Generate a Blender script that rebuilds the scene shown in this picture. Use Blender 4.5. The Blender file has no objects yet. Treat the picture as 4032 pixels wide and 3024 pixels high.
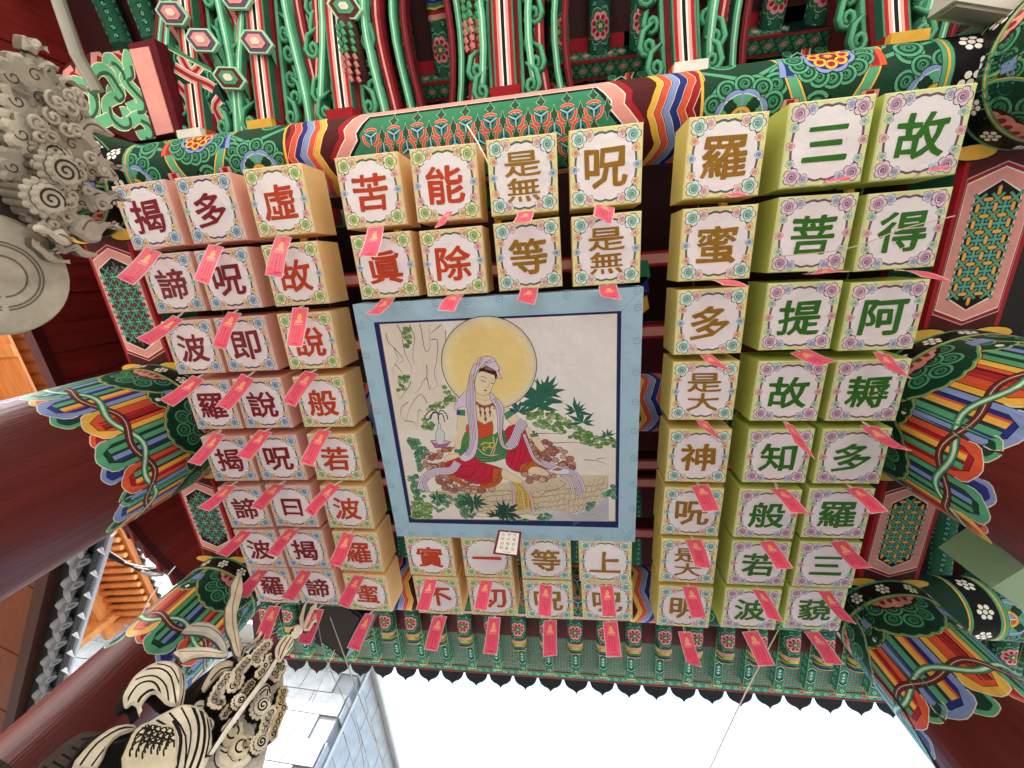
import bpy, math, random
import numpy as np
from mathutils import Vector, Matrix
from mathutils.geometry import delaunay_2d_cdt, tessellate_polygon
R_ = math.radians
random.seed(7)
U = 1.85            # all plan coordinates below are in units of 1.85 m, origin at the eye
EYE = 1.6           # eye height above the ground (m)
scene = bpy.context.scene
C = scene.collection

# ---------------- camera, sky, sun, exposure ----------------
cam_d = bpy.data.cameras.new('camera'); cam = bpy.data.objects.new('camera', cam_d); C.objects.link(cam)
ROT = [[0.990599, 0.029965, 0.133477], [0.069407, -0.950894, -0.301634], [0.117884, 0.308062, -0.944035]]
cam.matrix_world = Matrix.Translation((0, 0, EYE)) @ Matrix(ROT).to_4x4()
cam_d.sensor_width = 36; cam_d.lens = 13.3745; cam_d.clip_start = 0.05; cam_d.clip_end = 4000
scene.camera = cam
world = bpy.data.worlds.new('World'); scene.world = world; world.use_nodes = True
nt = world.node_tree; bg = nt.nodes['Background']
sky = nt.nodes.new('ShaderNodeTexSky'); sky.sky_type = 'NISHITA'; sky.sun_disc = False
SUN_DIR = Vector((-0.50, -0.62, 0.95)).normalized()      # towards the sun
sky.sun_elevation = math.asin(SUN_DIR.z); sky.sun_rotation = math.atan2(SUN_DIR.x, SUN_DIR.y)
sky.air_density = 1.6; sky.dust_density = 4.0; sky.altitude = 50
nt.links.new(sky.outputs[0], bg.inputs[0]); bg.inputs[1].default_value = 0.15
sun_d = bpy.data.lights.new('sun', 'SUN'); sun_d.energy = 2.6; sun_d.angle = R_(0.5); sun_d.color = (1, .95, .87)
sun = bpy.data.objects.new('sun', sun_d); C.objects.link(sun)
sun.rotation_euler = (-SUN_DIR).to_track_quat('-Z', 'Y').to_euler()
scene.view_settings.view_transform = 'Standard'; scene.view_settings.look = 'None'
scene.view_settings.exposure = 2.5; scene.view_settings.gamma = 1; scene.view_settings.use_curve_mapping = False
scene.cycles.max_bounces = 8; scene.cycles.diffuse_bounces = 6
scene.cycles.use_denoising = True

# ---------------- colours ----------------
def lin(c):
    return c / 12.92 if c <= .04045 else ((c + .055) / 1.055) ** 2.4
def hx(s, k=1.0):
    return tuple(lin(int(s[i:i + 2], 16) / 255) * k for i in (0, 2, 4)) + (1,)
GL, GD, GM = '559f79', '173b2c', '377e5c'
W, RED, PINK, ORG, YEL, BD, BL, MAR, BLK = 'e9e4da', '9c1f28', 'd8958c', 'd2563a', 'e0ae48', '232f78', '7d90c4', '4c1a1c', '121316'
WOOD = '581b17'

# ---------------- materials ----------------
def mat(name, rough=.6, col=None, noise=.12, nscale=6, bump=0, bscale=30, translucent=0, metallic=0, grain=None, spec=.4, coat=0, rand=0):
    m = bpy.data.materials.new(name); m.use_nodes = True; t = m.node_tree; N = t.nodes; b = N['Principled BSDF']; L = t.links
    tc = N.new('ShaderNodeTexCoord')
    if col is None:
        a = N.new('ShaderNodeAttribute'); a.attribute_name = 'Col'; src = a.outputs['Color']
    else:
        r = N.new('ShaderNodeRGB'); r.outputs[0].default_value = hx(col); src = r.outputs[0]
    n = N.new('ShaderNodeTexNoise'); n.inputs['Scale'].default_value = nscale; n.inputs['Detail'].default_value = 6; n.inputs['Roughness'].default_value = .65
    mp = N.new('ShaderNodeMapping'); L.new(tc.outputs['Object'], mp.inputs[0]); L.new(mp.outputs[0], n.inputs['Vector'])
    if grain: mp.inputs['Scale'].default_value = grain
    mr = N.new('ShaderNodeMapRange'); mr.inputs['From Min'].default_value = .25; mr.inputs['From Max'].default_value = .75
    mr.inputs['To Min'].default_value = 1 - noise; mr.inputs['To Max'].default_value = 1 + noise
    L.new(n.outputs['Fac'], mr.inputs['Value'])
    mx = N.new('ShaderNodeVectorMath'); mx.operation = 'SCALE'; L.new(src, mx.inputs[0]); L.new(mr.outputs[0], mx.inputs['Scale'])
    if rand:
        oi = N.new('ShaderNodeObjectInfo'); m2 = N.new('ShaderNodeMapRange'); m2.inputs['To Min'].default_value = 1 - rand; m2.inputs['To Max'].default_value = 1 + rand; L.new(oi.outputs['Random'], m2.inputs['Value'])
        m3 = N.new('ShaderNodeVectorMath'); m3.operation = 'SCALE'; L.new(mx.outputs[0], m3.inputs[0]); L.new(m2.outputs[0], m3.inputs['Scale']); mx = m3
    L.new(mx.outputs[0], b.inputs['Base Color'])
    b.inputs['Roughness'].default_value = rough; b.inputs['Metallic'].default_value = metallic; b.inputs['Specular IOR Level'].default_value = spec
    b.inputs['Coat Weight'].default_value = coat; b.inputs['Coat Roughness'].default_value = .25
    if bump:
        n2 = N.new('ShaderNodeTexNoise'); n2.inputs['Scale'].default_value = bscale; n2.inputs['Detail'].default_value = 5
        L.new(mp.outputs[0], n2.inputs['Vector'])
        bp = N.new('ShaderNodeBump'); bp.inputs['Strength'].default_value = bump; bp.inputs['Distance'].default_value = .02
        L.new(n2.outputs['Fac'], bp.inputs['Height']); L.new(bp.outputs[0], b.inputs['Normal'])
    if translucent:
        tr = N.new('ShaderNodeBsdfTranslucent'); L.new(mx.outputs[0], tr.inputs[0]); ms = N.new('ShaderNodeMixShader'); ms.inputs[0].default_value = translucent
        L.new(b.outputs[0], ms.inputs[1]); L.new(tr.outputs[0], ms.inputs[2]); L.new(ms.outputs[0], N['Material Output'].inputs[0])
    return m
M_PAINT = mat('painted_wood', .7, spec=.12, noise=.16, nscale=4, bump=.25, bscale=30, rand=.10)
M_LACQ = mat('lacquered_wood', .45, spec=.22, noise=.28, nscale=3, grain=(5, 5, .35), bump=.25, bscale=14, coat=.06)
M_DULL = mat('dull_paint', .7, noise=.2, nscale=5, bump=.1)
M_FAB = mat('lantern_fabric', .8, noise=.08, nscale=5, bump=.35, bscale=6, translucent=.22, spec=.2, rand=.06)
M_FACE = mat('printed_fabric', .75, noise=.07, nscale=5, bump=.75, bscale=9, translucent=.15, spec=.25, rand=.045)
M_INK = mat('lettering_paint', .6, noise=.18, nscale=12, spec=.3)
M_TAG = mat('paper_tag', .45, noise=.1, nscale=25, bump=.4, bscale=14, translucent=.25, rand=.10)
M_CARV = mat('carved_wood', .7, spec=.15, noise=.3, nscale=9, bump=.3, bscale=40)
M_STONE = mat('stone_cladding', .75, noise=.28, nscale=2.2, bump=.1, bscale=60)
M_TILE = mat('clay_tile', .8, noise=.4, nscale=12, bump=.2, bscale=45)
M_PINE = mat('pine_boards', .55, noise=.3, nscale=2.5, grain=(3, .4, 3), bump=.1)
M_MET = mat('painted_metal', .4, noise=.08, metallic=.2)
M_GND = mat('paving', .85, noise=.15, nscale=.8)

# ---------------- object helpers ----------------
def new_obj(name, me, parent=None, m=None):
    o = bpy.data.objects.new(name, me); C.objects.link(o)
    if parent: o.parent = parent
    if m and me and not me.materials: me.materials.append(m)
    return o
def empty(name, loc=(0, 0, 0), rz=0):
    o = bpy.data.objects.new(name, None); C.objects.link(o); o.location = loc; o.rotation_euler = (0, 0, rz); o.empty_display_size = .05
    return o
def tag(o, label=None, cat=None, group=None, kind=None):
    if label: o['label'] = label
    if cat: o['category'] = cat
    if group: o['group'] = group
    if kind: o['kind'] = kind
    return o
def paint(me, cols):
    """one colour per face (list) or one for all -> corner attribute"""
    at = me.color_attributes.new('Col', 'FLOAT_COLOR', 'CORNER')
    if isinstance(cols, str): cols = [cols] * len(me.polygons)
    cache = {}; out = []
    for p, c in zip(me.polygons, cols):
        if c not in cache: cache[c] = hx(c)
        out.extend(cache[c] * p.loop_total)
    at.data.foreach_set('color', out)
class MB:
    """collects boxes, prisms, tubes; builds one mesh"""
    def __init__(s): s.v = []; s.f = []; s.c = []
    def add(s, v, f, col):
        k = len(s.v); s.v += [tuple(x) for x in v]; s.f += [tuple(i + k for i in q) for q in f]; s.c += [col] * len(f) if isinstance(col, str) else col
    def box(s, a, b, col=W, bottom=None):
        x0, y0, z0 = a; x1, y1, z1 = b
        v = [(x0, y0, z0), (x1, y0, z0), (x1, y1, z0), (x0, y1, z0), (x0, y0, z1), (x1, y0, z1), (x1, y1, z1), (x0, y1, z1)]
        f = [(0, 3, 2, 1), (4, 5, 6, 7), (0, 1, 5, 4), (2, 3, 7, 6), (1, 2, 6, 5), (3, 0, 4, 7)]
        s.add(v, f, [bottom or col] + [col] * 5); return s
    def obox(s, p, ax, ay, az, col=W):
        """box from corner p with edge vectors"""
        p, ax, ay, az = map(Vector, (p, ax, ay, az))
        v = [p, p + ax, p + ax + ay, p + ay]; v += [q + az for q in v]
        s.add(v, [(0, 3, 2, 1), (4, 5, 6, 7), (0, 1, 5, 4), (2, 3, 7, 6), (1, 2, 6, 5), (3, 0, 4, 7)], col); return s
    def tube(s, pts, r, col=W, n=8, taper=None, cap=True):
        pts = [Vector(p) for p in pts]; rings = []
        up = Vector((0, 0, 1)); k = len(pts)
        nrm = None
        vs = []
        for i, p in enumerate(pts):
            t = (pts[min(i + 1, k - 1)] - pts[max(i - 1, 0)]).normalized()
            if nrm is None:
                nrm = t.orthogonal().normalized()
            nrm = (nrm - t * nrm.dot(t)).normalized(); bn = t.cross(nrm)
            rr = r if taper is None else r * taper[i]
            for j in range(n):
                a = 2 * math.pi * j / n; vs.append(p + (nrm * math.cos(a) + bn * math.sin(a)) * rr)
        fs = [(i * n + j, i * n + (j + 1) % n, (i + 1) * n + (j + 1) % n, (i + 1) * n + j) for i in range(k - 1) for j in range(n)]
        if cap: fs += [tuple(range(n))[::-1], tuple((k - 1) * n + j for j in range(n))]
        s.add(vs, fs, col); return s
    def prism(s, pts, f0, f1, col=W, side=None):
        """2D polygon extruded between maps f0 and f1 (each (x,y)->3D)"""
        tri = tessellate_polygon([[Vector((x, y, 0)) for x, y in pts]]); n = len(pts)
        v = [f0(*p) for p in pts] + [f1(*p) for p in pts]
        f = [tuple(t) for t in tri] + [tuple(n + i for i in t) for t in tri] + [(i, (i + 1) % n, n + (i + 1) % n, n + i) for i in range(n)]
        s.add(v, f, [col] * (2 * len(tri)) + [side or col] * n); return s
    def mesh(s, name, smooth=False):
        me = bpy.data.meshes.new(name); me.from_pydata(s.v, [], s.f); paint(me, s.c)
        if smooth: me.polygons.foreach_set('use_smooth', [True] * len(me.polygons))
        me.update(); return me
    def build(s, name, m, parent=None, smooth=False):
        return new_obj(name, s.mesh(name, smooth), parent, m)

# ---------------- flat painting: polygons in painter's order, cut into one exact planar mesh ----------------
def area(p): return sum(p[i][0] * p[(i + 1) % len(p)][1] - p[(i + 1) % len(p)][0] * p[i][1] for i in range(len(p)))
def circ(c, r, n=16, a0=0, ry=None):
    return [(c[0] + r * math.cos(a0 + 2 * math.pi * i / n), c[1] + (ry or r) * math.sin(a0 + 2 * math.pi * i / n)) for i in range(n)]
def scallop(c, r, n=5, k=6, depth=.18, a0=0):
    out = []
    for i in range(n * k):
        a = a0 + 2 * math.pi * i / (n * k); f = 1 - depth + depth * math.sin(math.pi * (i % k) / k) ** .6 if i % k else 1 - depth
        out.append((c[0] + r * f * math.cos(a), c[1] + r * f * math.sin(a)))
    return out
def spiral(c, r, turns=1.4, a0=0, sgn=1, n=14, r1=.12):
    return [(c[0] + r * (1 - (1 - r1) * i / n) * math.cos(a0 + sgn * 2 * math.pi * turns * i / n), c[1] + r * (1 - (1 - r1) * i / n) * math.sin(a0 + sgn * 2 * math.pi * turns * i / n)) for i in range(n + 1)]
def smooth(pts, k=3, closed=False):
    """Catmull-Rom"""
    n = len(pts); out = []
    g = (lambda i: pts[i % n]) if closed else (lambda i: pts[max(0, min(n - 1, i))])
    for i in range(n if closed else n - 1):
        p0, p1, p2, p3 = g(i - 1), g(i), g(i + 1), g(i + 2)
        for j in range(k):
            t = j / k
            out.append(tuple(.5 * (2 * p1[d] + (p2[d] - p0[d]) * t + (2 * p0[d] - 5 * p1[d] + 4 * p2[d] - p3[d]) * t * t + (3 * p1[d] - p0[d] - 3 * p2[d] + p3[d]) * t ** 3) for d in (0, 1)))
    if not closed: out.append(tuple(pts[-1]))
    return out
class Art:
    def __init__(s, bgpoly, col): s.p = []; s.c = []; s.poly(bgpoly, col)
    def poly(s, pts, col):
        if len(pts) < 3 or abs(area(pts)) < 1e-9: return s
        if area(pts) < 0: pts = pts[::-1]
        s.p.append(list(pts)); s.c.append(col); return s
    def rect(s, x0, y0, x1, y1, col): return s.poly([(x0, y0), (x1, y0), (x1, y1), (x0, y1)], col)
    def disc(s, c, r, col, n=14, ry=None): return s.poly(circ(c, r, n, ry=ry), col)
    def stroke(s, pts, w, col, closed=False, taper=None):
        n = len(pts)
        if closed: pts = list(pts) + [pts[0], pts[1]]; n += 1
        L = []
        for i in range(n):
            a = pts[i - 1] if (i > 0) else (pts[n - 2] if closed else pts[0]); b = pts[i + 1] if i + 1 < len(pts) else pts[i]
            dx, dy = b[0] - a[0], b[1] - a[1]; d = math.hypot(dx, dy) or 1
            ww = w / 2 * (taper(i / max(1, n - 1)) if taper else 1)
            L.append(((pts[i][0] - dy / d * ww, pts[i][1] + dx / d * ww), (pts[i][0] + dy / d * ww, pts[i][1] - dx / d * ww)))
        for i in range(n - 1): s.poly([L[i][0], L[i + 1][0], L[i + 1][1], L[i][1]], col)
        return s
    def outline(s, pts, w, col, fill): s.poly(pts, fill); return s.stroke(pts, w, col, closed=True)
    def mesh(s, name, f, grid=None, clip=False, smooth_=False):
        vo, F, cc = s.cut(grid, clip)
        me = bpy.data.meshes.new(name); me.from_pydata([f(v[0], v[1]) for v in vo], [], F); paint(me, cc)
        if smooth_: me.polygons.foreach_set('use_smooth', [True] * len(F))
        me.update(); return me
    def tris(s, ok):
        vo, F, cc = s.cut(); F = [t for t, c in zip(F, cc) if ok(c)]; used = sorted({i for t in F for i in t}); m = {i: k for k, i in enumerate(used)}
        return [(vo[i][0], vo[i][1]) for i in used], [tuple(m[i] for i in t) for t in F]
    def cut(s, grid=None, clip=False):
        vs = []; fs = []; es = []
        for p in s.p:
            k = len(vs); vs += [Vector(q) for q in p]; fs.append(list(range(k, k + len(p))))
        if grid:
            xs = [q[0] for q in s.p[0]]; ys = [q[1] for q in s.p[0]]; x0, x1, y0, y1 = min(xs), max(xs), min(ys), max(ys)
            gu, gv = grid
            if gu:
                m = max(1, round((x1 - x0) / gu))
                for i in range(1, m): k = len(vs); x = x0 + (x1 - x0) * i / m; vs += [Vector((x, y0)), Vector((x, y1))]; es.append((k, k + 1))
            if gv:
                m = max(1, round((y1 - y0) / gv))
                for i in range(1, m): k = len(vs); y = y0 + (y1 - y0) * i / m; vs += [Vector((x0, y)), Vector((x1, y))]; es.append((k, k + 1))
        vo, eo, fo, _, _, of = delaunay_2d_cdt(vs, es, fs, 0, 1e-7, True)
        V2 = np.array([v[:] for v in vo]); T3 = np.array([t for t in fo if len(t) == 3]); cen = V2[T3].mean(1)
        order = np.argsort(cen[:, 0]); cx = cen[order, 0]; cy = cen[order, 1]; top = np.full(len(cen), -1)
        for k, p in enumerate(s.p):
            P = np.array(p); i0, i1 = np.searchsorted(cx, (P[:, 0].min(), P[:, 0].max()))
            if i1 <= i0: continue
            y = cy[i0:i1]; sel = np.nonzero((y > P[:, 1].min()) & (y < P[:, 1].max()))[0]
            if not len(sel): continue
            x = cx[i0 + sel]; y = y[sel]; wn = np.zeros(len(sel), int)
            for (ax, ay), (bx, by) in zip(P, np.roll(P, -1, 0)):
                if ay == by: continue
                side = (bx - ax) * (y - ay) - (x - ax) * (by - ay)
                wn += ((ay <= y) & (by > y) & (side > 0)).astype(int) - ((ay > y) & (by <= y) & (side < 0)).astype(int)
            ins = (wn != 0) & ((top[order[i0 + sel]] >= 0) | (k == 0) if clip else True)
            top[order[i0 + sel[ins]]] = k
        keep = top >= 0
        return vo, [tuple(map(int, t)) for t in T3[keep]], [s.c[k] for k in top[keep]]
    def build(s, name, f, m, parent=None, **k): return new_obj(name, s.mesh(name, f, **k), parent, m)
# ---------------- lanterns ----------------
GD_ = {}
def glyph_data(ch, bold=.018):
    """outline font glyph, thickened with a round brush of slightly varying width"""
    if (ch, bold) in GD_: return GD_[(ch, bold)]
    cu = bpy.data.curves.new('t', 'FONT'); cu.body = ch; cu.resolution_u = 2
    ob = bpy.data.objects.new('t', cu); C.objects.link(ob)
    dg = bpy.context.evaluated_depsgraph_get(); dg.update()
    me = ob.evaluated_get(dg).to_mesh()
    v = [(p.co.x, p.co.y) for p in me.vertices]; f = [tuple(p.vertices) for p in me.polygons]
    ob.evaluated_get(dg).to_mesh_clear(); bpy.data.objects.remove(ob); bpy.data.curves.remove(cu)
    if bold < .013: GD_[(ch, bold)] = (v, f); return v, f
    ec = {}
    for q in f:
        for i in range(len(q)):
            k = tuple(sorted((q[i - 1], q[i]))); ec[k] = ec.get(k, 0) + 1
    xs = [p[0] for p in v]; ys = [p[1] for p in v]
    A = Art([(min(xs) - .1, min(ys) - .1), (max(xs) + .1, min(ys) - .1), (max(xs) + .1, max(ys) + .1), (min(xs) - .1, max(ys) + .1)], 'bg')
    for q in f: A.poly([v[i] for i in q], 'ink')
    wv = lambda p: bold * (1 + .35 * math.sin(p[0] * 9 + p[1] * 5 + len(f)) + .25 * (p[0] - .45))
    on = set()
    for (i, j), n_ in ec.items():
        if n_ != 1: continue
        a, b = v[i], v[j]; d = math.hypot(b[0] - a[0], b[1] - a[1])
        if d < 1e-6: continue
        nx, ny = -(b[1] - a[1]) / d, (b[0] - a[0]) / d; ra, rb = wv(a), wv(b)
        A.poly([(a[0] + nx * ra, a[1] + ny * ra), (b[0] + nx * rb, b[1] + ny * rb), (b[0] - nx * rb, b[1] - ny * rb), (a[0] - nx * ra, a[1] - ny * ra)], 'ink'); on |= {i, j}
    for i in on: A.poly(circ(v[i], wv(v[i]), 7), 'ink')
    v, f = A.tris(lambda c: c == 'ink'); GD_[(ch, bold)] = (v, f)
    return v, f
GC = {}
def glyph_mesh(name, rows, w, h, col, bold=.018, wid=1.12):
    """rows of characters centred on the origin, y down, in a box w x h"""
    key = (rows, col, w)
    if key in GC: return GC[key]
    V = []; F = []; n = len(rows)
    for r, ch in enumerate(rows):
        v, f = glyph_data(ch, bold)
        xs = [p[0] for p in v]; ys = [p[1] for p in v]; cx = (min(xs) + max(xs)) / 2; cy = (min(ys) + max(ys)) / 2
        ex = max(xs) - min(xs); ey = max(ys) - min(ys)
        sc = min(w / max(ex * wid, .6), h / n * .97 / max(ey, .55 if n == 1 else .3))
        if n > 1: sx = min(w / ex, sc * 1.55)
        else: sx = sc * wid
        k = len(V); oy = (r - (n - 1) / 2) * h / n
        for x, y in v:
            X = (x - cx) * sx; Y = -(y - cy) * sc
            X += .012 * w * math.sin(Y / h * 9 + r); Y += .02 * h * math.cos(X / w * 3.4)      # brush sway
            V.append((X, Y + oy, 0))
        F += [tuple(i + k for i in q) for q in f]
    me = bpy.data.meshes.new(name); me.from_pydata(V, [], F); paint(me, col); me.update(); GC[key] = me
    return me

def cloud(A, c, R, cols, a0=0, sg=1, line='2a2c48'):
    lt, md, dk = cols
    o = scallop(c, R, 5, 5, .27, a0)
    A.poly(o, line); A.poly(scallop(c, R * .915, 5, 5, .27, a0), lt)
    A.disc((c[0], c[1]), R * .60, md, 12); A.disc((c[0], c[1]), R * .30, dk, 10)
    A.stroke(spiral(c, R * .46, 1.3, a0 + 1, sg, 12, .08), R * .1, 'f2efe6')
    A.stroke(spiral(c, R * .54, 1.2, a0 + 1.1, sg, 12, .1), R * .05, line)
BLUEC = ('cfe0ea', '7fa9cf', '3f6fa8'); OCH = ('f0ddb8', 'dfb878', 'b98c48'); GRNC = ('e3ecc0', 'a3c46a', '6a9c34'); TEAL = ('dfeeea', '86c4b8', '40968e')
PNK = ('f0c8cc', 'd98a9a', 'b95a72'); PPNK = ('f3dcd8', 'e0b4b2', 'c58a8a'); ORC = ('f4d8bc', 'e3a070', 'c97848'); MAU = ('ecd4e2', 'c398bb', '8f5c90'); LAV = ('d9dcea', 'a9b2d4', '7c86ba'); AQ = ('cfe6dc', '98c4b4', '62a08c'); SAG = ('cfe0c4', '9fc39a', '6f9c78')
KINDS = {  # side fabric, face border, corner, along top, along side, middle, rim line, letter colour
    'pink': ('eab4a4', 'e6cdbd', BLUEC, OCH, OCH, SAG, '4a4a90', '7c1322'),
    'apricot': ('f0cd92', 'ecd8ae', GRNC, OCH, PNK, BLUEC, '5f8a48', 'b63c18'),
    'yellow': ('dcca78', 'ebe2a6', TEAL, PPNK, ORC, BLUEC, '4d7f86', '8f6812'),
    'green': ('c3cf6c', 'dfe6ac', MAU, LAV, AQ, PNK, '8a5a88', '2c6a18')}
S_ = .1630; DEP = .106
def face_art(kind):
    _, bord, cor, hor, ver, mid, rim, _ = KINDS[kind]
    h = S_ / 2 - .0022
    A = Art([(-h, -h), (h, -h), (h, h), (-h, h)], bord)
    def cart(a, n=2.75):
        out = []
        for i in range(64):
            t = 2 * math.pi * i / 64; c, s = math.cos(t), math.sin(t)
            r = (abs(c) ** n + abs(s) ** n) ** (-1 / n)
            x, y = a * r * c, a * r * s
            if abs(s) > .8 and abs(x) < .34 * h: y += (1 if s > 0 else -1) * h * .045 * (math.cos(x / h * 9) if 0 else (1 - abs(abs(x) / h - .14) / .14 if abs(x) < .28 * h else 0))
            out.append((x, y))
        return out
    A.poly(cart(h * .885), '24263c'); A.poly(cart(h * .87), rim); A.poly(cart(h * .845), '24263c'); A.poly(cart(h * .83), 'f1eef2')
    ln = '262a44'
    for sx in (-1, 1):
        cloud(A, (sx * .885 * h, 0), h * .12, mid, 0 if sx > 0 else 3.1, sx, ln)
        for sy in (-1, 1):
            cloud(A, (sx * .84 * h, sy * .43 * h), h * .118, ver, 1, -sx * sy, ln)
            cloud(A, (sx * .46 * h, sy * .84 * h), h * .155, hor, 2, sx * sy, ln)
            cloud(A, (sx * .75 * h, sy * .76 * h), h * .235, cor, .6, -sx * sy, ln)
    return A
FACE = {k: face_art(k).mesh('face', lambda x, y: (x, y, 0)) for k in KINDS}
def body_mesh(kind):
    side = KINDS[kind][0]; bord = KINDS[kind][1]; h = S_ / 2; g = .0022; m = MB()
    r = lambda a, z: [(-a, -a, z), (a, -a, z), (a, a, z), (-a, a, z)]
    v = r(h - g, .0004) + r(h, .0028) + r(h, DEP - .003) + r(h - .003, DEP)
    f = []; c = []
    for k in range(3):
        for i in range(4): f.append((k * 4 + i, k * 4 + (i + 1) % 4, k * 4 + 4 + (i + 1) % 4, k * 4 + 4 + i)); c.append(bord if k == 0 else side)
    f.append((12, 13, 14, 15)); c.append(side)
    m.add(v, f, c); return m.mesh('body')
BODY = {k: body_mesh(k) for k in KINDS}
COLKIND = ['pink', 'pink', 'apricot', 'apricot', 'apricot', 'yellow', 'yellow', 'yellow', 'green', 'green']
COLTXT = ['dark red', 'dark red', 'orange-red', 'orange-red', 'orange-red', 'ochre', 'ochre', 'ochre', 'green', 'green']
CH = [['揭', '諦', '波', '羅', '揭', '諦', '波', '羅'], ['多', '呪', '即', '說', '呪', '曰', '揭', '諦'], ['虛', '故', '說', '般', '若', '波', '羅', '蜜'],
      ['苦', '眞', 0, 0, 0, 0, '實', '不'], ['能', '除', 0, 0, 0, 0, '一', '切'], ['是無', '等', 0, 0, 0, 0, '等', '呪'], ['呪', '是無', 0, 0, 0, 0, '上', '呪'],
      ['羅', '蜜', '多', '是大', '神', '呪', '是大', '明'], ['三', '菩', '提', '故', '知', '般', '若', '波'], ['故', '得', '阿', '耨', '多', '羅', '三', '藐']]
WORD = ['topmost', 'second from top', 'third from top', 'fourth from top', 'fifth from top', 'sixth from top', 'next to lowest', 'lowest']
CNAME = ['outer pink column', 'inner pink column', 'apricot column', 'first column', 'second column', 'third column', 'fourth column',
         'yellow column', 'inner green column', 'outer green column']
SIDEN = ['pink', 'pink', 'apricot', 'apricot', 'apricot', 'pale yellow', 'pale yellow', 'yellow', 'green', 'green']
def where(c, r):
    if 3 <= c <= 6:
        return ('upper' if r == 0 else 'lower') + ' row above painting' if r < 2 else ('upper' if r == 6 else 'lower') + ' row below painting'
    return WORD[r] + ' in ' + CNAME[c]
POS = {(0, 0): (-1.1041, -0.191, -0.0182), (0, 1): (-1.1002, -0.0122, 0.0), (0, 2): (-1.1002, 0.1746, 0.0), (0, 3): (-1.1002, 0.3616, 0.0), (0, 4): (-1.1022, 0.5524, -0.0103), (0, 5): (-1.1012, 0.7397, -0.03), (0, 6): (-1.0985, 0.9142, -0.03), (0, 7): (-1.0961, 1.0789, -0.0072), (1, 0): (-0.9135, -0.1915, 0.0003), (1, 1): (-0.919, -0.0113, -0.0038), (1, 2): (-0.9239, 0.1735, -0.0009), (1, 3): (-0.9233, 0.3599, 0.0047), (1, 4): (-0.9237, 0.5496, -0.0052), (1, 5): (-0.9233, 0.7331, 0.0032), (1, 6): (-0.9206, 0.9092, 0.0031), (1, 7): (-0.9154, 1.0779, 0.005), (2, 0): (-0.7135, -0.1936, -0.0017), (2, 1): (-0.7151, -0.0112, -0.0026), (2, 2): (-0.7194, 0.1728, 0.0032), (2, 3): (-0.7225, 0.3602, 0.0051), (2, 4): (-0.7229, 0.5484, 0.014), (2, 5): (-0.7244, 0.7359, 0.0111), (2, 6): (-0.7214, 0.9153, 0.0114), (2, 7): (-0.7218, 1.0946, 0.0158), (3, 0): (-0.4603, -0.1941, 0.003), (3, 1): (-0.4565, -0.0156, -0.0031), (3, 6): (-0.4635, 0.9235, 0.007), (3, 7): (-0.4584, 1.0938, -0.005), (4, 0): (-0.2689, -0.1941, 0.0146), (4, 1): (-0.2698, -0.0126, -0.004), (4, 6): (-0.2678, 0.9201, 0.0032), (4, 7): (-0.2646, 1.0896, -0.0174), (5, 0): (-0.0798, -0.194, 0.0033), (5, 1): (-0.0773, -0.0156, -0.0197), (5, 6): (-0.0737, 0.9208, -0.0028), (5, 7): (-0.0719, 1.0895, -0.0173), (6, 0): (0.1109, -0.1946, 0.0009), (6, 1): (0.1131, -0.0145, -0.0049), (6, 6): (0.1146, 0.9203, -0.004), (6, 7): (0.122, 1.0842, -0.0256), (7, 0): (0.3678, -0.1908, 0.03), (7, 1): (0.3673, -0.0093, 0.0147), (7, 2): (0.3667, 0.174, 0.0088), (7, 3): (0.3662, 0.3573, 0.0181), (7, 4): (0.3663, 0.5488, 0.0195), (7, 5): (0.3634, 0.7338, 0.0231), (7, 6): (0.3645, 0.912, 0.008), (7, 7): (0.3644, 1.0925, 0.0167), (8, 0): (0.5694, -0.1968, 0.004), (8, 1): (0.5714, -0.0155, 0.0238), (8, 2): (0.5717, 0.1717, 0.0184), (8, 3): (0.5721, 0.3631, 0.0205), (8, 4): (0.5726, 0.5509, 0.0077), (8, 5): (0.5677, 0.736, 0.0203), (8, 6): (0.5666, 0.9129, 0.009), (8, 7): (0.5638, 1.0895, 0.0025), (9, 0): (0.7499, -0.1949, -0.0008), (9, 1): (0.7528, -0.0082, -0.0044), (9, 2): (0.7542, 0.1808, 0.0057), (9, 3): (0.7561, 0.3674, 0.013), (9, 4): (0.7535, 0.5519, 0.002), (9, 5): (0.7503, 0.7323, 0.0009), (9, 6): (0.7511, 0.9092, -0.0004), (9, 7): (0.7471, 1.0776, -0.0153)}
lantern_boxes = []
for (c, r), (x, y, rz) in POS.items():
    k = COLKIND[c]; t = CH[c][r]
    o = empty('box_lantern', (x, y, 1 + .0006 * ((c * 7 + r * 3) % 5)), rz)
    o.rotation_euler = (random.uniform(-.006, .006), random.uniform(-.006, .006), rz)
    nm = ' '.join(t)
    extra = (CNAME[c].split()[0] + ' in ') if 3 <= c <= 6 else ''
    tag(o, '%s lantern with %s %s, %s%s' % (SIDEN[c], COLTXT[c], nm, extra, where(c, r)), 'lantern', 'lettered box lanterns hung in a grid under the gate')
    new_obj('lantern_body', BODY[k], o, M_FAB); new_obj('lantern_face', FACE[k], o, M_FACE)
    w, hh = (.098, .088) if len(t) == 1 else (.088, .108)
    if t in '三一曰': hh = .07
    g = new_obj('painted_letter', glyph_mesh('letter', t, w, hh, KINDS[k][7], bold=.022 if len(t) == 1 else .0135), o, M_INK); g.location = (0, .001, -.0007)
    lantern_boxes.append((c, r, o))

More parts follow.
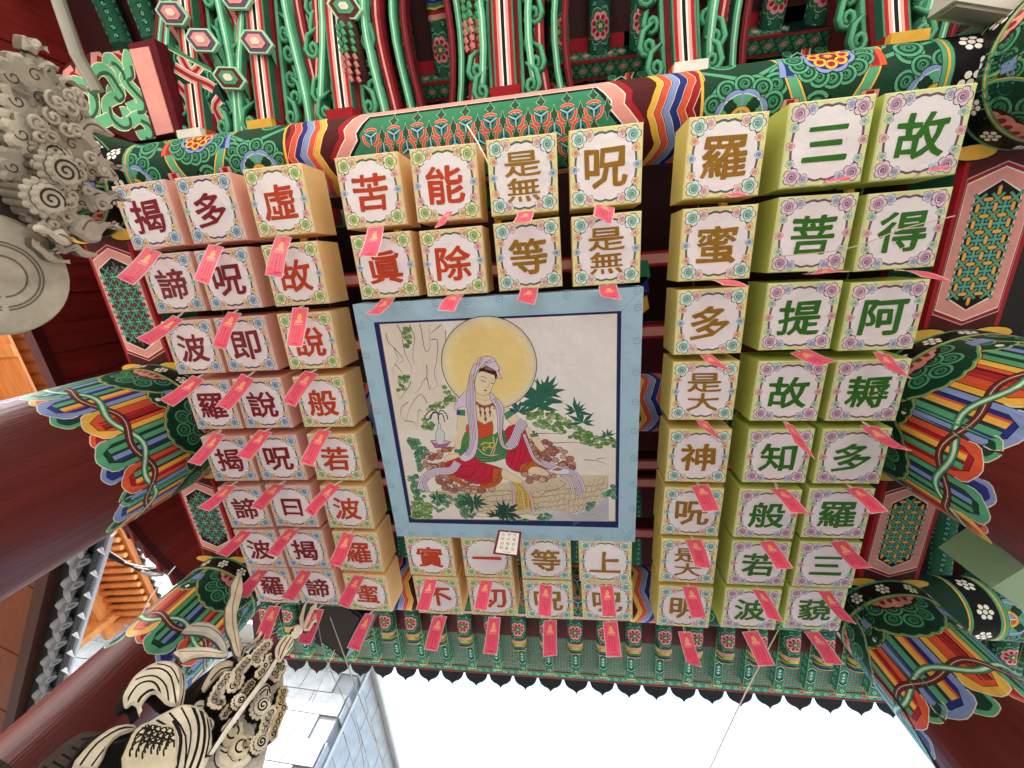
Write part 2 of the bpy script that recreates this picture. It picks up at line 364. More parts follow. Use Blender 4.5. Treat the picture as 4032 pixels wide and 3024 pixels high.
# ---------------- paper tags hanging from the lanterns ----------------
def tag_art():
    A = Art([(0, 0), (1, 0), (1, 1), (0, 1)], 'c9b9b4'); A.rect(.05, .02, .95, .985, 'e0526f')
    A.disc((.5, .07), .035, '5a4a48', 10, ry=.014); A.poly(circ((.52, .15), .07, 12, ry=.035), 'd9a860'); A.poly(circ((.52, .125), .06, 12, ry=.018), '4a2420')
    A.poly([(.44, .18), (.6, .18), (.66, .27), (.62, .34), (.42, .34), (.36, .27)], 'e6a86a'); A.poly([(.25, .37), (.34, .33), (.68, .33), (.78, .37), (.7, .4), (.3, .4)], 'f0a088')
    A.poly([(.2, .42), (.8, .42), (.74, .45), (.26, .45)], 'e88a88')
    rnd = random.Random(3)
    for i, x in enumerate((.3, .48, .66)):
        y = .5
        while y < (.86 if i else .78):
            w = rnd.uniform(.06, .1)
            A.rect(x - w / 2, y, x + w / 2, y + .006, 'b02440'); A.rect(x - .012, y - .008, x + .014, y + .018, 'b02440')
            if rnd.random() < .6: A.rect(x - w / 2, y + .015, x + w / 2, y + .021, 'b02440')
            y += .042
    A.rect(.3, .92, .72, .935, 'bb2c48'); A.disc((.5, .915), .08, 'bb2c48', 10, ry=.012)
    return A
def raw(A, gv):
    me = A.mesh('paper', lambda x, y: (x, y, 0), grid=(0, gv))
    return [v.co[:] for v in me.vertices], [tuple(p.vertices) for p in me.polygons], me
TV, TF, TM = raw(tag_art(), .125)
TAGS = {(0, 0): [(-1.1226, -0.115, 0.983), (-1.0802, -0.094, 0.983), (-1.0584, -0.0142, 0.863), (-1.1007, -0.0364, 0.863)], (1, 0): [(-0.93, -0.1057, 0.983), (-0.8877, -0.0947, 0.983), (-0.8474, -0.0001, 0.863), (-0.8863, -0.0157, 0.863)], (2, 0): [(-0.7312, -0.1095, 0.983), (-0.6869, -0.1033, 0.983), (-0.6495, -0.0036, 0.863), (-0.6946, -0.0139, 0.863)], (0, 1): [(-1.1106, 0.074, 0.983), (-1.0813, 0.0888, 0.983), (-1.0708, 0.1378, 0.863), (-1.1078, 0.1177, 0.863)], (1, 1): [(-0.932, 0.074, 0.983), (-0.8908, 0.081, 0.983), (-0.8539, 0.161, 0.863), (-0.8929, 0.1502, 0.863)], (2, 1): [(-0.7331, 0.0739, 0.983), (-0.6849, 0.0766, 0.983), (-0.643, 0.1627, 0.863), (-0.6879, 0.1578, 0.863)], (0, 2): [(-1.1128, 0.2546, 0.983), (-1.0774, 0.2714, 0.983), (-1.0704, 0.3107, 0.863), (-1.1076, 0.2894, 0.863)], (1, 2): [(-0.9456, 0.2543, 0.983), (-0.9089, 0.277, 0.983), (-0.9007, 0.3271, 0.863), (-0.9362, 0.3105, 0.863)], (2, 2): [(-0.7408, 0.2529, 0.983), (-0.701, 0.2674, 0.983), (-0.7031, 0.3227, 0.863), (-0.7377, 0.3056, 0.863)], (0, 3): [(-1.1101, 0.4453, 0.983), (-1.0676, 0.4531, 0.983), (-1.0505, 0.4958, 0.863), (-1.0897, 0.4837, 0.863)], (1, 3): [(-0.9436, 0.4371, 0.983), (-0.9026, 0.4483, 0.983), (-0.885, 0.4788, 0.863), (-0.9264, 0.4641, 0.863)], (2, 3): [(-0.7415, 0.4383, 0.983), (-0.7028, 0.4473, 0.983), (-0.6952, 0.501, 0.863), (-0.7344, 0.4866, 0.863)], (0, 4): [(-1.1276, 0.6361, 0.983), (-1.0867, 0.6424, 0.983), (-1.0759, 0.6518, 0.863), (-1.1149, 0.6393, 0.863)], (1, 4): [(-0.9485, 0.6307, 0.983), (-0.9075, 0.639, 0.983), (-0.8945, 0.6478, 0.863), (-0.9334, 0.6365, 0.863)], (2, 4): [(-0.7486, 0.6253, 0.983), (-0.714, 0.642, 0.983), (-0.737, 0.6669, 0.863), (-0.7627, 0.6456, 0.863)], (0, 5): [(-1.1251, 0.8173, 0.983), (-1.0825, 0.8234, 0.983), (-1.0708, 0.8221, 0.863), (-1.1086, 0.8101, 0.863)], (1, 5): [(-0.9444, 0.8057, 0.983), (-0.903, 0.814, 0.983), (-0.8921, 0.8175, 0.863), (-0.9297, 0.8045, 0.863)], (2, 5): [(-0.7464, 0.8137, 0.983), (-0.7036, 0.825, 0.983), (-0.6882, 0.8473, 0.863), (-0.7284, 0.8329, 0.863)], (0, 6): [(-1.1142, 0.9874, 0.983), (-1.0696, 0.9917, 0.983), (-1.0512, 0.9911, 0.863), (-1.0931, 0.9765, 0.863)], (1, 6): [(-0.9423, 0.9794, 0.983), (-0.8973, 0.9851, 0.983), (-0.8876, 0.9911, 0.863), (-0.9265, 0.9767, 0.863)], (2, 6): [(-0.743, 0.9947, 0.983), (-0.7013, 0.9992, 0.983), (-0.697, 1.0127, 0.863), (-0.7367, 0.9962, 0.863)], (0, 7): [(-1.116, 1.156, 0.983), (-1.0666, 1.1575, 0.983), (-1.0303, 1.1836, 0.863), (-1.0825, 1.1719, 0.863)], (1, 7): [(-0.9453, 1.1552, 0.983), (-0.8949, 1.1617, 0.983), (-0.8744, 1.1816, 0.863), (-0.9227, 1.1734, 0.863)], (2, 7): [(-0.7353, 1.1692, 0.983), (-0.6983, 1.1712, 0.983), (-0.6988, 1.1973, 0.863), (-0.7434, 1.1834, 0.863)], (3, 0): [(-0.4762, -0.1112, 0.983), (-0.4326, -0.1105, 0.983), (-0.4086, -0.0361, 0.863), (-0.452, -0.0405, 0.863)], (4, 0): [(-0.268, -0.1305, 0.983), (-0.2494, -0.1296, 0.983), (-0.2547, -0.0934, 0.903), (-0.2793, -0.0875, 0.903)], (5, 0): [(-0.0947, -0.1151, 0.983), (-0.0555, -0.1151, 0.983), (-0.0583, -0.0803, 0.863), (-0.0961, -0.0827, 0.863)], (6, 0): [(0.0852, -0.1177, 0.983), (0.1304, -0.1059, 0.983), (0.1089, -0.0606, 0.863), (0.0708, -0.0812, 0.863)], (3, 1): [(-0.4729, 0.0662, 0.983), (-0.433, 0.0646, 0.983), (-0.4252, 0.0922, 0.863), (-0.4635, 0.0901, 0.863)], (4, 1): [(-0.2888, 0.0682, 0.983), (-0.2463, 0.0681, 0.983), (-0.2423, 0.0976, 0.863), (-0.2836, 0.0919, 0.863)], (5, 1): [(-0.0992, 0.0593, 0.983), (-0.0535, 0.0621, 0.983), (-0.0587, 0.0911, 0.863), (-0.0982, 0.079, 0.863)], (6, 1): [(0.0932, 0.067, 0.983), (0.1371, 0.0662, 0.983), (0.1324, 0.0902, 0.863), (0.0859, 0.0818, 0.863)], (3, 6): [(-0.4852, 0.9989, 0.983), (-0.4415, 0.9989, 0.983), (-0.4329, 1.0046, 0.863), (-0.4744, 1.0007, 0.863)], (4, 6): [(-0.2927, 0.9949, 0.983), (-0.2492, 0.9965, 0.983), (-0.2481, 0.9912, 0.863), (-0.2885, 0.9864, 0.863)], (5, 6): [(-0.0966, 1.0009, 0.983), (-0.0545, 1.0076, 0.983), (-0.0553, 1.0045, 0.863), (-0.0968, 0.9985, 0.863)], (6, 6): [(0.0953, 0.9983, 0.983), (0.1378, 0.9941, 0.983), (0.1328, 0.9879, 0.863), (0.0916, 0.9897, 0.863)], (3, 7): [(-0.4786, 1.163, 0.983), (-0.428, 1.1631, 0.983), (-0.4275, 1.1732, 0.863), (-0.472, 1.1671, 0.863)], (4, 7): [(-0.2804, 1.1543, 0.983), (-0.2371, 1.1542, 0.983), (-0.2317, 1.167, 0.863), (-0.2772, 1.1678, 0.863)], (5, 7): [(-0.0899, 1.1583, 0.983), (-0.0455, 1.1524, 0.983), (-0.0426, 1.1578, 0.863), (-0.0876, 1.1671, 0.863)], (6, 7): [(0.1056, 1.1502, 0.983), (0.1531, 1.1441, 0.983), (0.1493, 1.1463, 0.863), (0.1042, 1.1504, 0.863)], (7, 0): [(0.3536, -0.1101, 0.983), (0.383, -0.1114, 0.983), (0.3764, -0.0951, 0.883), (0.3418, -0.0949, 0.883)], (7, 1): [(0.3428, 0.0705, 0.983), (0.3878, 0.0713, 0.983), (0.3886, 0.0815, 0.863), (0.3357, 0.0737, 0.863)], (7, 2): [(0.3428, 0.2521, 0.983), (0.3727, 0.2533, 0.983), (0.3777, 0.2642, 0.863), (0.3263, 0.244, 0.863)], (7, 3): [(0.3461, 0.4276, 0.983), (0.3747, 0.4339, 0.983), (0.3839, 0.4427, 0.863), (0.3248, 0.401, 0.863)], (7, 4): [(0.3471, 0.6343, 0.983), (0.392, 0.6229, 0.983), (0.3804, 0.6258, 0.863), (0.3387, 0.6306, 0.863)], (7, 5): [(0.3416, 0.8136, 0.983), (0.3899, 0.813, 0.983), (0.3754, 0.8077, 0.863), (0.3317, 0.8027, 0.863)], (7, 6): [(0.3444, 0.9892, 0.983), (0.3897, 0.9851, 0.983), (0.377, 0.9783, 0.863), (0.3353, 0.9799, 0.863)], (7, 7): [(0.3452, 1.1747, 0.983), (0.3858, 1.1731, 0.983), (0.3783, 1.1639, 0.863), (0.3343, 1.1518, 0.863)], (8, 0): [(0.5642, -0.1165, 0.983), (0.5966, -0.1222, 0.983), (0.5619, -0.1087, 0.883), (0.5158, -0.1059, 0.883)], (8, 1): [(0.585, 0.0609, 0.983), (0.6098, 0.0613, 0.983), (0.5741, 0.0604, 0.863), (0.4846, 0.0611, 0.863)], (8, 2): [(0.5513, 0.2564, 0.983), (0.5912, 0.2465, 0.983), (0.5813, 0.2456, 0.863), (0.5445, 0.2559, 0.863)], (8, 3): [(0.5591, 0.4373, 0.983), (0.5858, 0.4489, 0.983), (0.5748, 0.4836, 0.863), (0.5232, 0.4373, 0.863)], (8, 4): [(0.5528, 0.6383, 0.983), (0.5935, 0.638, 0.983), (0.5835, 0.6315, 0.863), (0.5421, 0.6296, 0.863)], (8, 5): [(0.5458, 0.8164, 0.983), (0.5848, 0.8092, 0.983), (0.5732, 0.7979, 0.863), (0.532, 0.8023, 0.863)], (8, 6): [(0.5456, 0.9889, 0.983), (0.5841, 0.9926, 0.983), (0.5733, 0.9812, 0.863), (0.5301, 0.9666, 0.863)], (8, 7): [(0.5372, 1.1626, 0.983), (0.5834, 1.152, 0.983), (0.5742, 1.1407, 0.863), (0.5294, 1.1463, 0.863)], (9, 0): [(0.7358, -0.1165, 0.983), (0.7542, -0.1203, 0.983), (0.7245, -0.1148, 0.883), (0.6972, -0.1075, 0.883)], (9, 1): [(0.7395, 0.0755, 0.983), (0.7767, 0.0764, 0.983), (0.7559, 0.0939, 0.863), (0.7017, 0.0811, 0.863)], (9, 2): [(0.7345, 0.2608, 0.983), (0.7741, 0.2689, 0.983), (0.7332, 0.2913, 0.863), (0.6839, 0.2692, 0.863)], (9, 3): [(0.74, 0.4515, 0.983), (0.7843, 0.4559, 0.983), (0.7701, 0.4595, 0.863), (0.7268, 0.4532, 0.863)], (9, 4): [(0.7367, 0.6369, 0.983), (0.7743, 0.6306, 0.983), (0.7551, 0.6232, 0.863), (0.7184, 0.629, 0.863)], (9, 5): [(0.7303, 0.81, 0.983), (0.7713, 0.8017, 0.983), (0.7536, 0.7848, 0.863), (0.7109, 0.792, 0.863)], (9, 6): [(0.7267, 0.9849, 0.983), (0.7637, 0.9847, 0.983), (0.7516, 0.9705, 0.863), (0.7096, 0.9583, 0.863)], (9, 7): [(0.7151, 1.1483, 0.983), (0.7565, 1.1437, 0.983), (0.7467, 1.123, 0.863), (0.7017, 1.122, 0.863)]}
def hanging(name, quad, TVFM, bulge, loop_from, lab, cat, grp, m):
    """quad: top-left, top-right, bottom-right, bottom-left"""
    TV, TF, TM = TVFM
    q = [Vector(p) for p in quad]; org = (q[0] + q[1]) / 2
    nrm = (q[1] - q[0]).cross(q[3] - q[0]).normalized()
    o = empty(name, org); me = TM.copy(); co = []
    for u, v, _ in TV:
        p = (q[0] * (1 - u) + q[1] * u) * (1 - v) + (q[3] * (1 - u) + q[2] * u) * v
        p = p + nrm * (bulge * math.sin(math.pi * v) + bulge * .6 * math.sin(2.2 * math.pi * u) * v) - org
        co.extend(p)
    me.vertices.foreach_set('co', co); me.update(); new_obj('paper', me, o, m)
    s = Vector(loop_from) - org; mid = s * .5 + Vector((.003, 0, .001))
    MB().tube([s + Vector((0, 0, .004)), s + Vector((.0015, .002, 0)), mid, Vector((.001, 0, -.004)), Vector((-.002, 0, -.006)), s * .5 - Vector((.003, 0, 0)), s + Vector((-.0015, .002, 0)), s + Vector((0, 0, .004))], .0009, 'd8d2c4', 5).build('string', M_DULL, o)
    tag(o, lab, cat, grp); return o
for (c, r), q in TAGS.items():
    x, y, rz = POS[(c, r)]
    col = 'pink' if (c, r) != (4, 0) else 'pale folded'
    ex = (CNAME[c].split()[0] + ' in ') if 3 <= c <= 6 else ''
    hanging('paper_tag', q, (TV, TF, TM), random.choice((-1, 1)) * random.uniform(.002, .006), (x + .004, y + S_ / 2, 1.0), '%s paper tag under %s %s lantern, %s%s' % (col, COLTXT[c], ' '.join(CH[c][r]), ex, where(c, r)), 'tag', 'paper tags hanging from the lanterns', M_TAG)
# the small framed sign under the painting
A = Art([(0, 0), (1, 0), (1, 1), (0, 1)], '6e1420'); A.rect(.09, .07, .91, .93, 'f0ece6')
A.rect(.36, .86, .64, .875, '5a5552'); SV = raw(A, .25)
sq = [(-0.2159, 0.7943, 0.984), (-0.1431, 0.8, 0.984), (-0.1458, 0.8256, 0.905), (-0.2227, 0.8165, 0.905)]
so = hanging('framed_sign', sq, SV, .001, (-.1630, .842, 1.0), 'white paper sign with maroon border and Korean lettering under the painting', 'sign', None, M_TAG)
so.children[0].name = 'paper'
q = [Vector(p) for p in sq]; org = (q[0] + q[1]) / 2; nrm = (q[1] - q[0]).cross(q[3] - q[0]).normalized()
if nrm.dot(org) > 0: nrm = -nrm
V = []; F = []
for ci, colm in enumerate(('소원성취', '만사형통', '가족건강')):
    for ri, ch in enumerate(colm):
        v, f = glyph_data(ch, .012); k = len(V)
        xs = [p[0] for p in v]; ys = [p[1] for p in v]; cx = (min(xs) + max(xs)) / 2; cy = (min(ys) + max(ys)) / 2
        for a, b in v:
            uu = .27 + ci * .23 + (a - cx) * .155; vv = .19 + ri * .185 - (b - cy) * .13
            p = (q[0] * (1 - uu) + q[1] * uu) * (1 - vv) + (q[3] * (1 - uu) + q[2] * uu) * vv + nrm * .0022 - org
            V.append(p)
        F += [tuple(i + k for i in t) for t in f]
me = bpy.data.meshes.new('sign_lettering'); me.from_pydata(V, [], F); paint(me, '241a1c'); new_obj('sign_lettering', me, so, M_INK)
TM.name = 'paper'

# ---------------- the painted centre lantern ----------------
FX0, FX1, FY0, FY1 = -.566, .204, .0775, .8415
fr = empty('painted_box_lantern', ((FX0 + FX1) / 2, (FY0 + FY1) / 2, 1.0))
tag(fr, 'large square lantern with pale blue border and a painting of a seated white-veiled figure', 'lantern')
OX, OY = fr.location.x, fr.location.y
m = MB(); m.box((FX0 - OX, FY0 - OY, .0012), (FX1 - OX, FY1 - OY, .06), '9dbfd2'); m.build('lantern_body', M_FAB, fr)
def fmap(x, y): return (x - OX, y - OY, 0)
A = Art([(FX0, FY0), (FX1, FY0), (FX1, FY1), (FX0, FY1)], 'a6c8da')
PIC = [(-0.4971,0.135),(0.1404,0.1403),(0.1433,0.7655),(-0.5018,0.7707)]; NAV = [(-0.5137,0.1285),(0.1516,0.134),(0.1535,0.7906),(-0.5151,0.7867)]
for i, cr in enumerate(((FX0, FY0), (FX1, FY0), (FX1, FY1), (FX0, FY1))): A.stroke([cr, NAV[i]], .0016, '8aaec4')
rnd = random.Random(5)
for i in range(9):
    for (px, py, rot) in ((FX0 + .012, FY0 + .06 + i * .085, 0), (FX1 - .012, FY0 + .05 + i * .085, 3.14), (FX0 + .06 + i * .087, FY0 + .01, 1.57), (FX0 + .05 + i * .087, FY1 - .012, -1.57)):
        if not (FX0 < px < FX1 and FY0 < py < FY1 - .005): continue
        A.stroke(scallop((px, py), .0095, 4, 4, .25, rot), .0013, '6f8fb4', closed=True); A.stroke(spiral((px, py), .005, 1, rot, 1, 7), .001, '6f8fb4')
        for s in (-1, 1):
            A.stroke([(px + s * .012 * math.sin(rot), py + s * .012 * math.cos(rot)), (px + s * .017 * math.sin(rot) + .003, py + s * .017 * math.cos(rot))], .001, '7f9cc0')
A.poly(NAV, '17275e'); gold = [(a[0] + (b[0] - a[0]) * .12, a[1] + (b[1] - a[1]) * .12) for a, b in zip(PIC, NAV)]; A.poly(gold, 'b99a62'); A.poly(PIC, 'e6dfd6')
SKY_ = [(-0.3162,0.1377),(0.1404,0.1403),(0.1426,0.4934),(0.015,0.4631),(-0.0811,0.3992),(-0.2287,0.2804),(-0.3207,0.1726)]; A.poly(SKY_, 'ebe7e4')
# rock face lines and shading
A.poly([(-0.4941,0.1363),(-0.3212,0.1415),(-0.3121,0.1583),(-0.3179,0.2042),(-0.3308,0.2454),(-0.3398,0.3156),(-0.2898,0.3574),(-0.3124,0.3815),(-0.3482,0.3806),(-0.4088,0.4087),(-0.4239,0.4558),(-0.4993,0.4546),(-0.4886,0.2948)], 'e2d8ca')
for L in ([(-0.4849,0.1609),(-0.4815,0.1856),(-0.4684,0.2014),(-0.4639,0.2207),(-0.4605,0.2364),(-0.4751,0.2515),(-0.4838,0.2789)], [(-0.448,0.1386),(-0.4386,0.1631),(-0.4392,0.2026),(-0.4344,0.2335),(-0.4243,0.2573),(-0.4299,0.2808)], [(-0.4118,0.1405),(-0.4071,0.1591),(-0.4028,0.1816),(-0.4126,0.2076),(-0.4172,0.2498),(-0.4119,0.2539)], [(-0.3832,0.1401),(-0.3805,0.1604),(-0.3802,0.1977),(-0.3755,0.2187),(-0.3616,0.2023),(-0.3597,0.1614),(-0.3553,0.1434)],
          [(-0.3235,0.145),(-0.3505,0.1637),(-0.3567,0.1671)], [(-0.3572,0.1845),(-0.3402,0.1853),(-0.3421,0.2144),(-0.3506,0.2485),(-0.3611,0.2832),(-0.3561,0.3191),(-0.3812,0.3285)], [(-0.3799,0.2551),(-0.3837,0.2903),(-0.4018,0.3057),(-0.4036,0.3177),(-0.427,0.3394)], [(-0.4711,0.2516),(-0.4598,0.2678),(-0.4533,0.2819)], [(-0.4334,0.3026),(-0.4442,0.3205),(-0.459,0.3364),(-0.4766,0.3566),(-0.4794,0.3317)],
          [(-0.395,0.3691),(-0.4072,0.342),(-0.4298,0.3579),(-0.4561,0.395),(-0.465,0.4247)], [(-0.4151,0.3958),(-0.4247,0.3914),(-0.4364,0.4556)], [(-0.3124,0.1601),(-0.3182,0.2004)], [(-0.4684,0.2014),(-0.454,0.2212),(-0.4466,0.2408),(-0.4731,0.2515)], [(-0.4514,0.3656),(-0.4746,0.3818),(-0.4809,0.4072),(-0.4691,0.4246)], [(-0.384,0.2923),(-0.3807,0.3305),(-0.3753,0.3145)], [(-0.4733,0.4246),(-0.4428,0.4294),(-0.4427,0.4424)],
          [(-0.0777,0.4714),(0.0045,0.4726)], [(-0.0375,0.5024),(0.031,0.5006),(0.0422,0.5083)], [(0.0529,0.5573),(0.0939,0.5611),(0.1234,0.5758)], [(0.0591,0.6237),(0.1191,0.6128)], [(0.0894,0.5549),(0.1232,0.5499)]):
    A.stroke(smooth(L, 2), .0022, '7a6650', taper=lambda t: 1.25 - t)
# rock ledge in blocks
A.poly([(-0.4318,0.6692),(-0.1933,0.6359),(-0.1142,0.6244),(0.0009,0.6104),(0.0477,0.6076),(0.1222,0.6074),(0.1227,0.6779),(0.0891,0.7005),(0.0605,0.7236),(-0.0027,0.7477),(-0.0758,0.7345),(-0.2033,0.7634),(-0.3398,0.7301),(-0.4022,0.6835)], 'd2c3a8')
rnd = random.Random(11)
for (a, b, n) in (([(-0.3182,0.6768),(-0.1752,0.6583)], [(-0.3169,0.7597),(-0.0715,0.749)], 6), ([(-0.1653,0.6582),(0.0003,0.6349)], [(-0.1013,0.7496),(-0.0025,0.7419)], 8), ([(0.005,0.6349),(0.1214,0.6128)], [(-0.0025,0.7419),(0.0843,0.7006)], 7)):
    for i in range(n + 1):
        t = i / n; 
        for j in range(5):
            s0, s1 = j / 5, (j + 1) / 5
            tt = t + (.06 if j % 2 else -.04)
            p = lambda t, s: (a[0][0] + (a[1][0] - a[0][0]) * t + (b[0][0] - a[0][0] + (b[1][0] - b[0][0] - a[1][0] + a[0][0]) * t) * s, a[0][1] + (a[1][1] - a[0][1]) * t + (b[0][1] - a[0][1]) * s)
            A.stroke([p(tt + rnd.uniform(-.05, .05), s0), p(tt + rnd.uniform(-.06, .06), (s0 + s1) / 2), p(tt + rnd.uniform(-.05, .05), s1)], .0012, '94785a')
            if i < n: A.stroke([p(tt, s1), p(tt + .5 / n, s1 + rnd.uniform(-.06, .06)), p(tt + 1 / n, s1 + rnd.uniform(-.03, .03))], .0016, '87694a')
A.stroke([(-0.4318,0.6692),(-0.308,0.6767),(-0.1853,0.6612),(-0.0835,0.6886),(-0.068,0.6687),(-0.0192,0.6515),(0.0003,0.6349),(-0.0184,0.6268)], .002, '87694a')
# water
A.poly([(-0.0758,0.7345),(-0.0216,0.7278),(0.0265,0.7472),(0.0843,0.7147),(0.1241,0.6723),(0.1247,0.7683),(-0.0849,0.7699)], 'bcbcc4')
for i in range(7): A.stroke(smooth([(0.0069,0.7562),(0.0363,0.7412),(0.0698,0.7463),(0.123,0.7226)] , 3) if i == 0 else [(x + .0, y - .0 + i * .008 - .03) for x, y in smooth([(0.0163,0.7707),(0.0458,0.7468),(0.0842,0.7461),(0.123,0.7282)], 3)], .0012, '8d90a2')
for i in range(5): A.stroke([(x + i * .010, y) for x, y in smooth([(-0.0707,0.7315),(-0.0515,0.7428),(-0.0327,0.767)], 3)], .0013, 'e4e4ea')
# foliage masses: many leaves
def leaves(poly, n, cols, r, seed=1, line='2f4a34'):
    rn = random.Random(seed); xs = [p[0] for p in poly]; ys = [p[1] for p in poly]
    def inside(x, y):
        k = False
        for i in range(len(poly)):
            a, b = poly[i - 1], poly[i]
            if (a[1] > y) != (b[1] > y) and x < (b[0] - a[0]) * (y - a[1]) / (b[1] - a[1]) + a[0]: k = not k
        return k
    got = []; tries = 0
    while len(got) < n and tries < n * 30:
        tries += 1; x, y = rn.uniform(min(xs), max(xs)), rn.uniform(min(ys), max(ys))
        if inside(x, y): got.append((y, x))
    for y, x in sorted(got):
        q = r * rn.uniform(.8, 1.2); A.poly(circ((x, y), q, 7, rn.random(), q * .8), line); A.poly(circ((x, y), q * .84, 7, rn.random(), q * .66), rn.choice(cols))
def spiky(c, n, l, seed, col='2f6a5a', a0=-3.3, a1=.3):
    rn = random.Random(seed)
    for i in range(n):
        a = a0 + (a1 - a0) * i / (n - 1) + rn.uniform(-.15, .15); q = l * rn.uniform(.7, 1.1); x, y = c; w = q * .13
        e = (x + q * math.cos(a), y + q * math.sin(a)); mx_, my_ = x + q * .45 * math.cos(a), y + q * .45 * math.sin(a)
        A.poly([(x, y), (mx_ - w * math.sin(a), my_ + w * math.cos(a)), e, (mx_ + w * math.sin(a), my_ - w * math.cos(a))], col)
        A.stroke([(x, y), e], .0006, '173c34')
G1 = ['6f9a56', '8cb06c', '5a8748', 'a7bf86']; G2 = ['5f9674', '4a8266', '7aab88']
leaves([(-0.4232,0.1399),(-0.4137,0.1404),(-0.413,0.1849),(-0.4298,0.2049),(-0.4457,0.1947),(-0.4355,0.1726)], 22, G1, .006, 2); leaves([(-0.4671,0.2875),(-0.4337,0.2846),(-0.443,0.3124),(-0.4671,0.3362),(-0.4771,0.3277)], 26, G1, .006, 3)
leaves([(-0.3393,0.3117),(-0.3262,0.3321),(-0.3038,0.3591),(-0.3487,0.3848),(-0.4023,0.3919),(-0.3711,0.3718),(-0.3371,0.3562)], 48, G1, .0065, 4); leaves([(-0.4114,0.4129),(-0.3844,0.4391),(-0.3905,0.4541),(-0.4212,0.4515)], 24, G1, .0065, 5)
leaves([(-0.1059,0.4036),(-0.0491,0.3966),(-0.0043,0.4223),(0.0405,0.4565),(0.0807,0.4796),(0.1394,0.4916),(0.1397,0.5172),(0.0805,0.5138),(0.0296,0.4961),(-0.0057,0.4699),(-0.0722,0.4519),(-0.1079,0.4371)], 110, G1, .0085, 6, '3f5a34')
leaves([(0.1089,0.6759),(0.1405,0.6324),(0.1412,0.685),(0.1222,0.6896)], 16, G2, .008, 21); leaves([(0.0592,0.705),(0.0877,0.7014),(0.0796,0.7143),(0.0606,0.7308)], 8, G2, .007, 22)
leaves([(-0.4734,0.4819),(-0.4414,0.4876),(-0.4166,0.5255),(-0.4288,0.5749),(-0.4527,0.5974),(-0.4538,0.5362)], 60, G2, .0075, 7); leaves([(-0.4894,0.6145),(-0.464,0.6031),(-0.4587,0.6374),(-0.433,0.678),(-0.4453,0.6899),(-0.4852,0.6726)], 46, G2, .0075, 8)
leaves([(-0.4862,0.6785),(-0.447,0.7018),(-0.4146,0.7373),(-0.421,0.7648),(-0.4998,0.7664)], 60, G1, .0095, 9, '3f5a34'); leaves([(-0.4285,0.6838),(-0.37,0.6773),(-0.3546,0.7006),(-0.3872,0.7308),(-0.4154,0.7434)], 42, G2, .0075, 10)
leaves([(-0.3551,0.683),(-0.3073,0.6709),(-0.2944,0.694),(-0.3228,0.7179),(-0.2849,0.753),(-0.3179,0.7688),(-0.3366,0.748)], 60, G2, .0075, 12); leaves([(-0.1826,0.76),(-0.1221,0.763),(-0.1225,0.7701),(-0.1834,0.7714)], 12, G2, .007, 13); leaves([(-0.0864,0.7493),(-0.0515,0.7428),(-0.05,0.7674),(-0.0923,0.7683)], 18, G2, .007, 14)
for c_, n_, l_, s_ in (([(-0.063,0.3663)], 13, .075, 1), ([(-0.047,0.3453)], 9, .05, 2), ([(-0.0718,0.3906)], 10, .055, 13), ([(-0.1292,0.4031)], 8, .045, 3), ([(0.0313,0.4066)], 8, .045, 4), ([(0.0508,0.44)], 7, .045, 5), ([(0.1184,0.4829)], 7, .026, 6)): spiky(c_[0], n_, l_, s_)
spiky([(-0.1912,0.7394)][0], 14, .055, 7, '1f4e40', -3.5, 2.8); spiky([(-0.2904,0.7056)][0], 12, .05, 8, '2b5f4c', -3, 3); spiky([(-0.2231,0.7549)][0], 7, .035, 9, '1f4e40'); spiky([(-0.4082,0.6895)][0], 9, .03, 10, '2b5f4c', -3, 3)
# halo
hc = [(-0.203,0.2612)][0]; hr = ([(-0.0733,0.2662)][0][0] - [(-0.3373,0.2561)][0][0]) / 2
A.disc(hc, hr + .0022, '1c1a18', 72); A.disc(hc, hr, 'dcd3b8', 72); A.disc(hc, hr * .95, 'ead9ac', 60); A.disc(hc, hr * .88, 'eed99f', 60); A.disc(hc, hr * .78, 'eed590', 60)
# leaf seat
def pleaves(poly, n, seed):
    leaves(poly, n, ['b07868', 'c59482', '9a6256', 'd0a898'], .0115, seed, '6a3c34')
pleaves([(-0.4232,0.5363),(-0.3294,0.5101),(-0.2743,0.548),(-0.3126,0.5806),(-0.3652,0.5973),(-0.4359,0.5889)], 50, 31); pleaves([(-0.4129,0.6086),(-0.2994,0.5972),(-0.1942,0.6472),(-0.2153,0.6615),(-0.2866,0.6678),(-0.3887,0.6601)], 60, 32)
pleaves([(-0.1066,0.4914),(-0.0512,0.4972),(0.0029,0.5337),(0.0295,0.5863),(-0.0086,0.6131),(-0.1148,0.6355),(-0.1423,0.608),(-0.092,0.5701)], 90, 33)
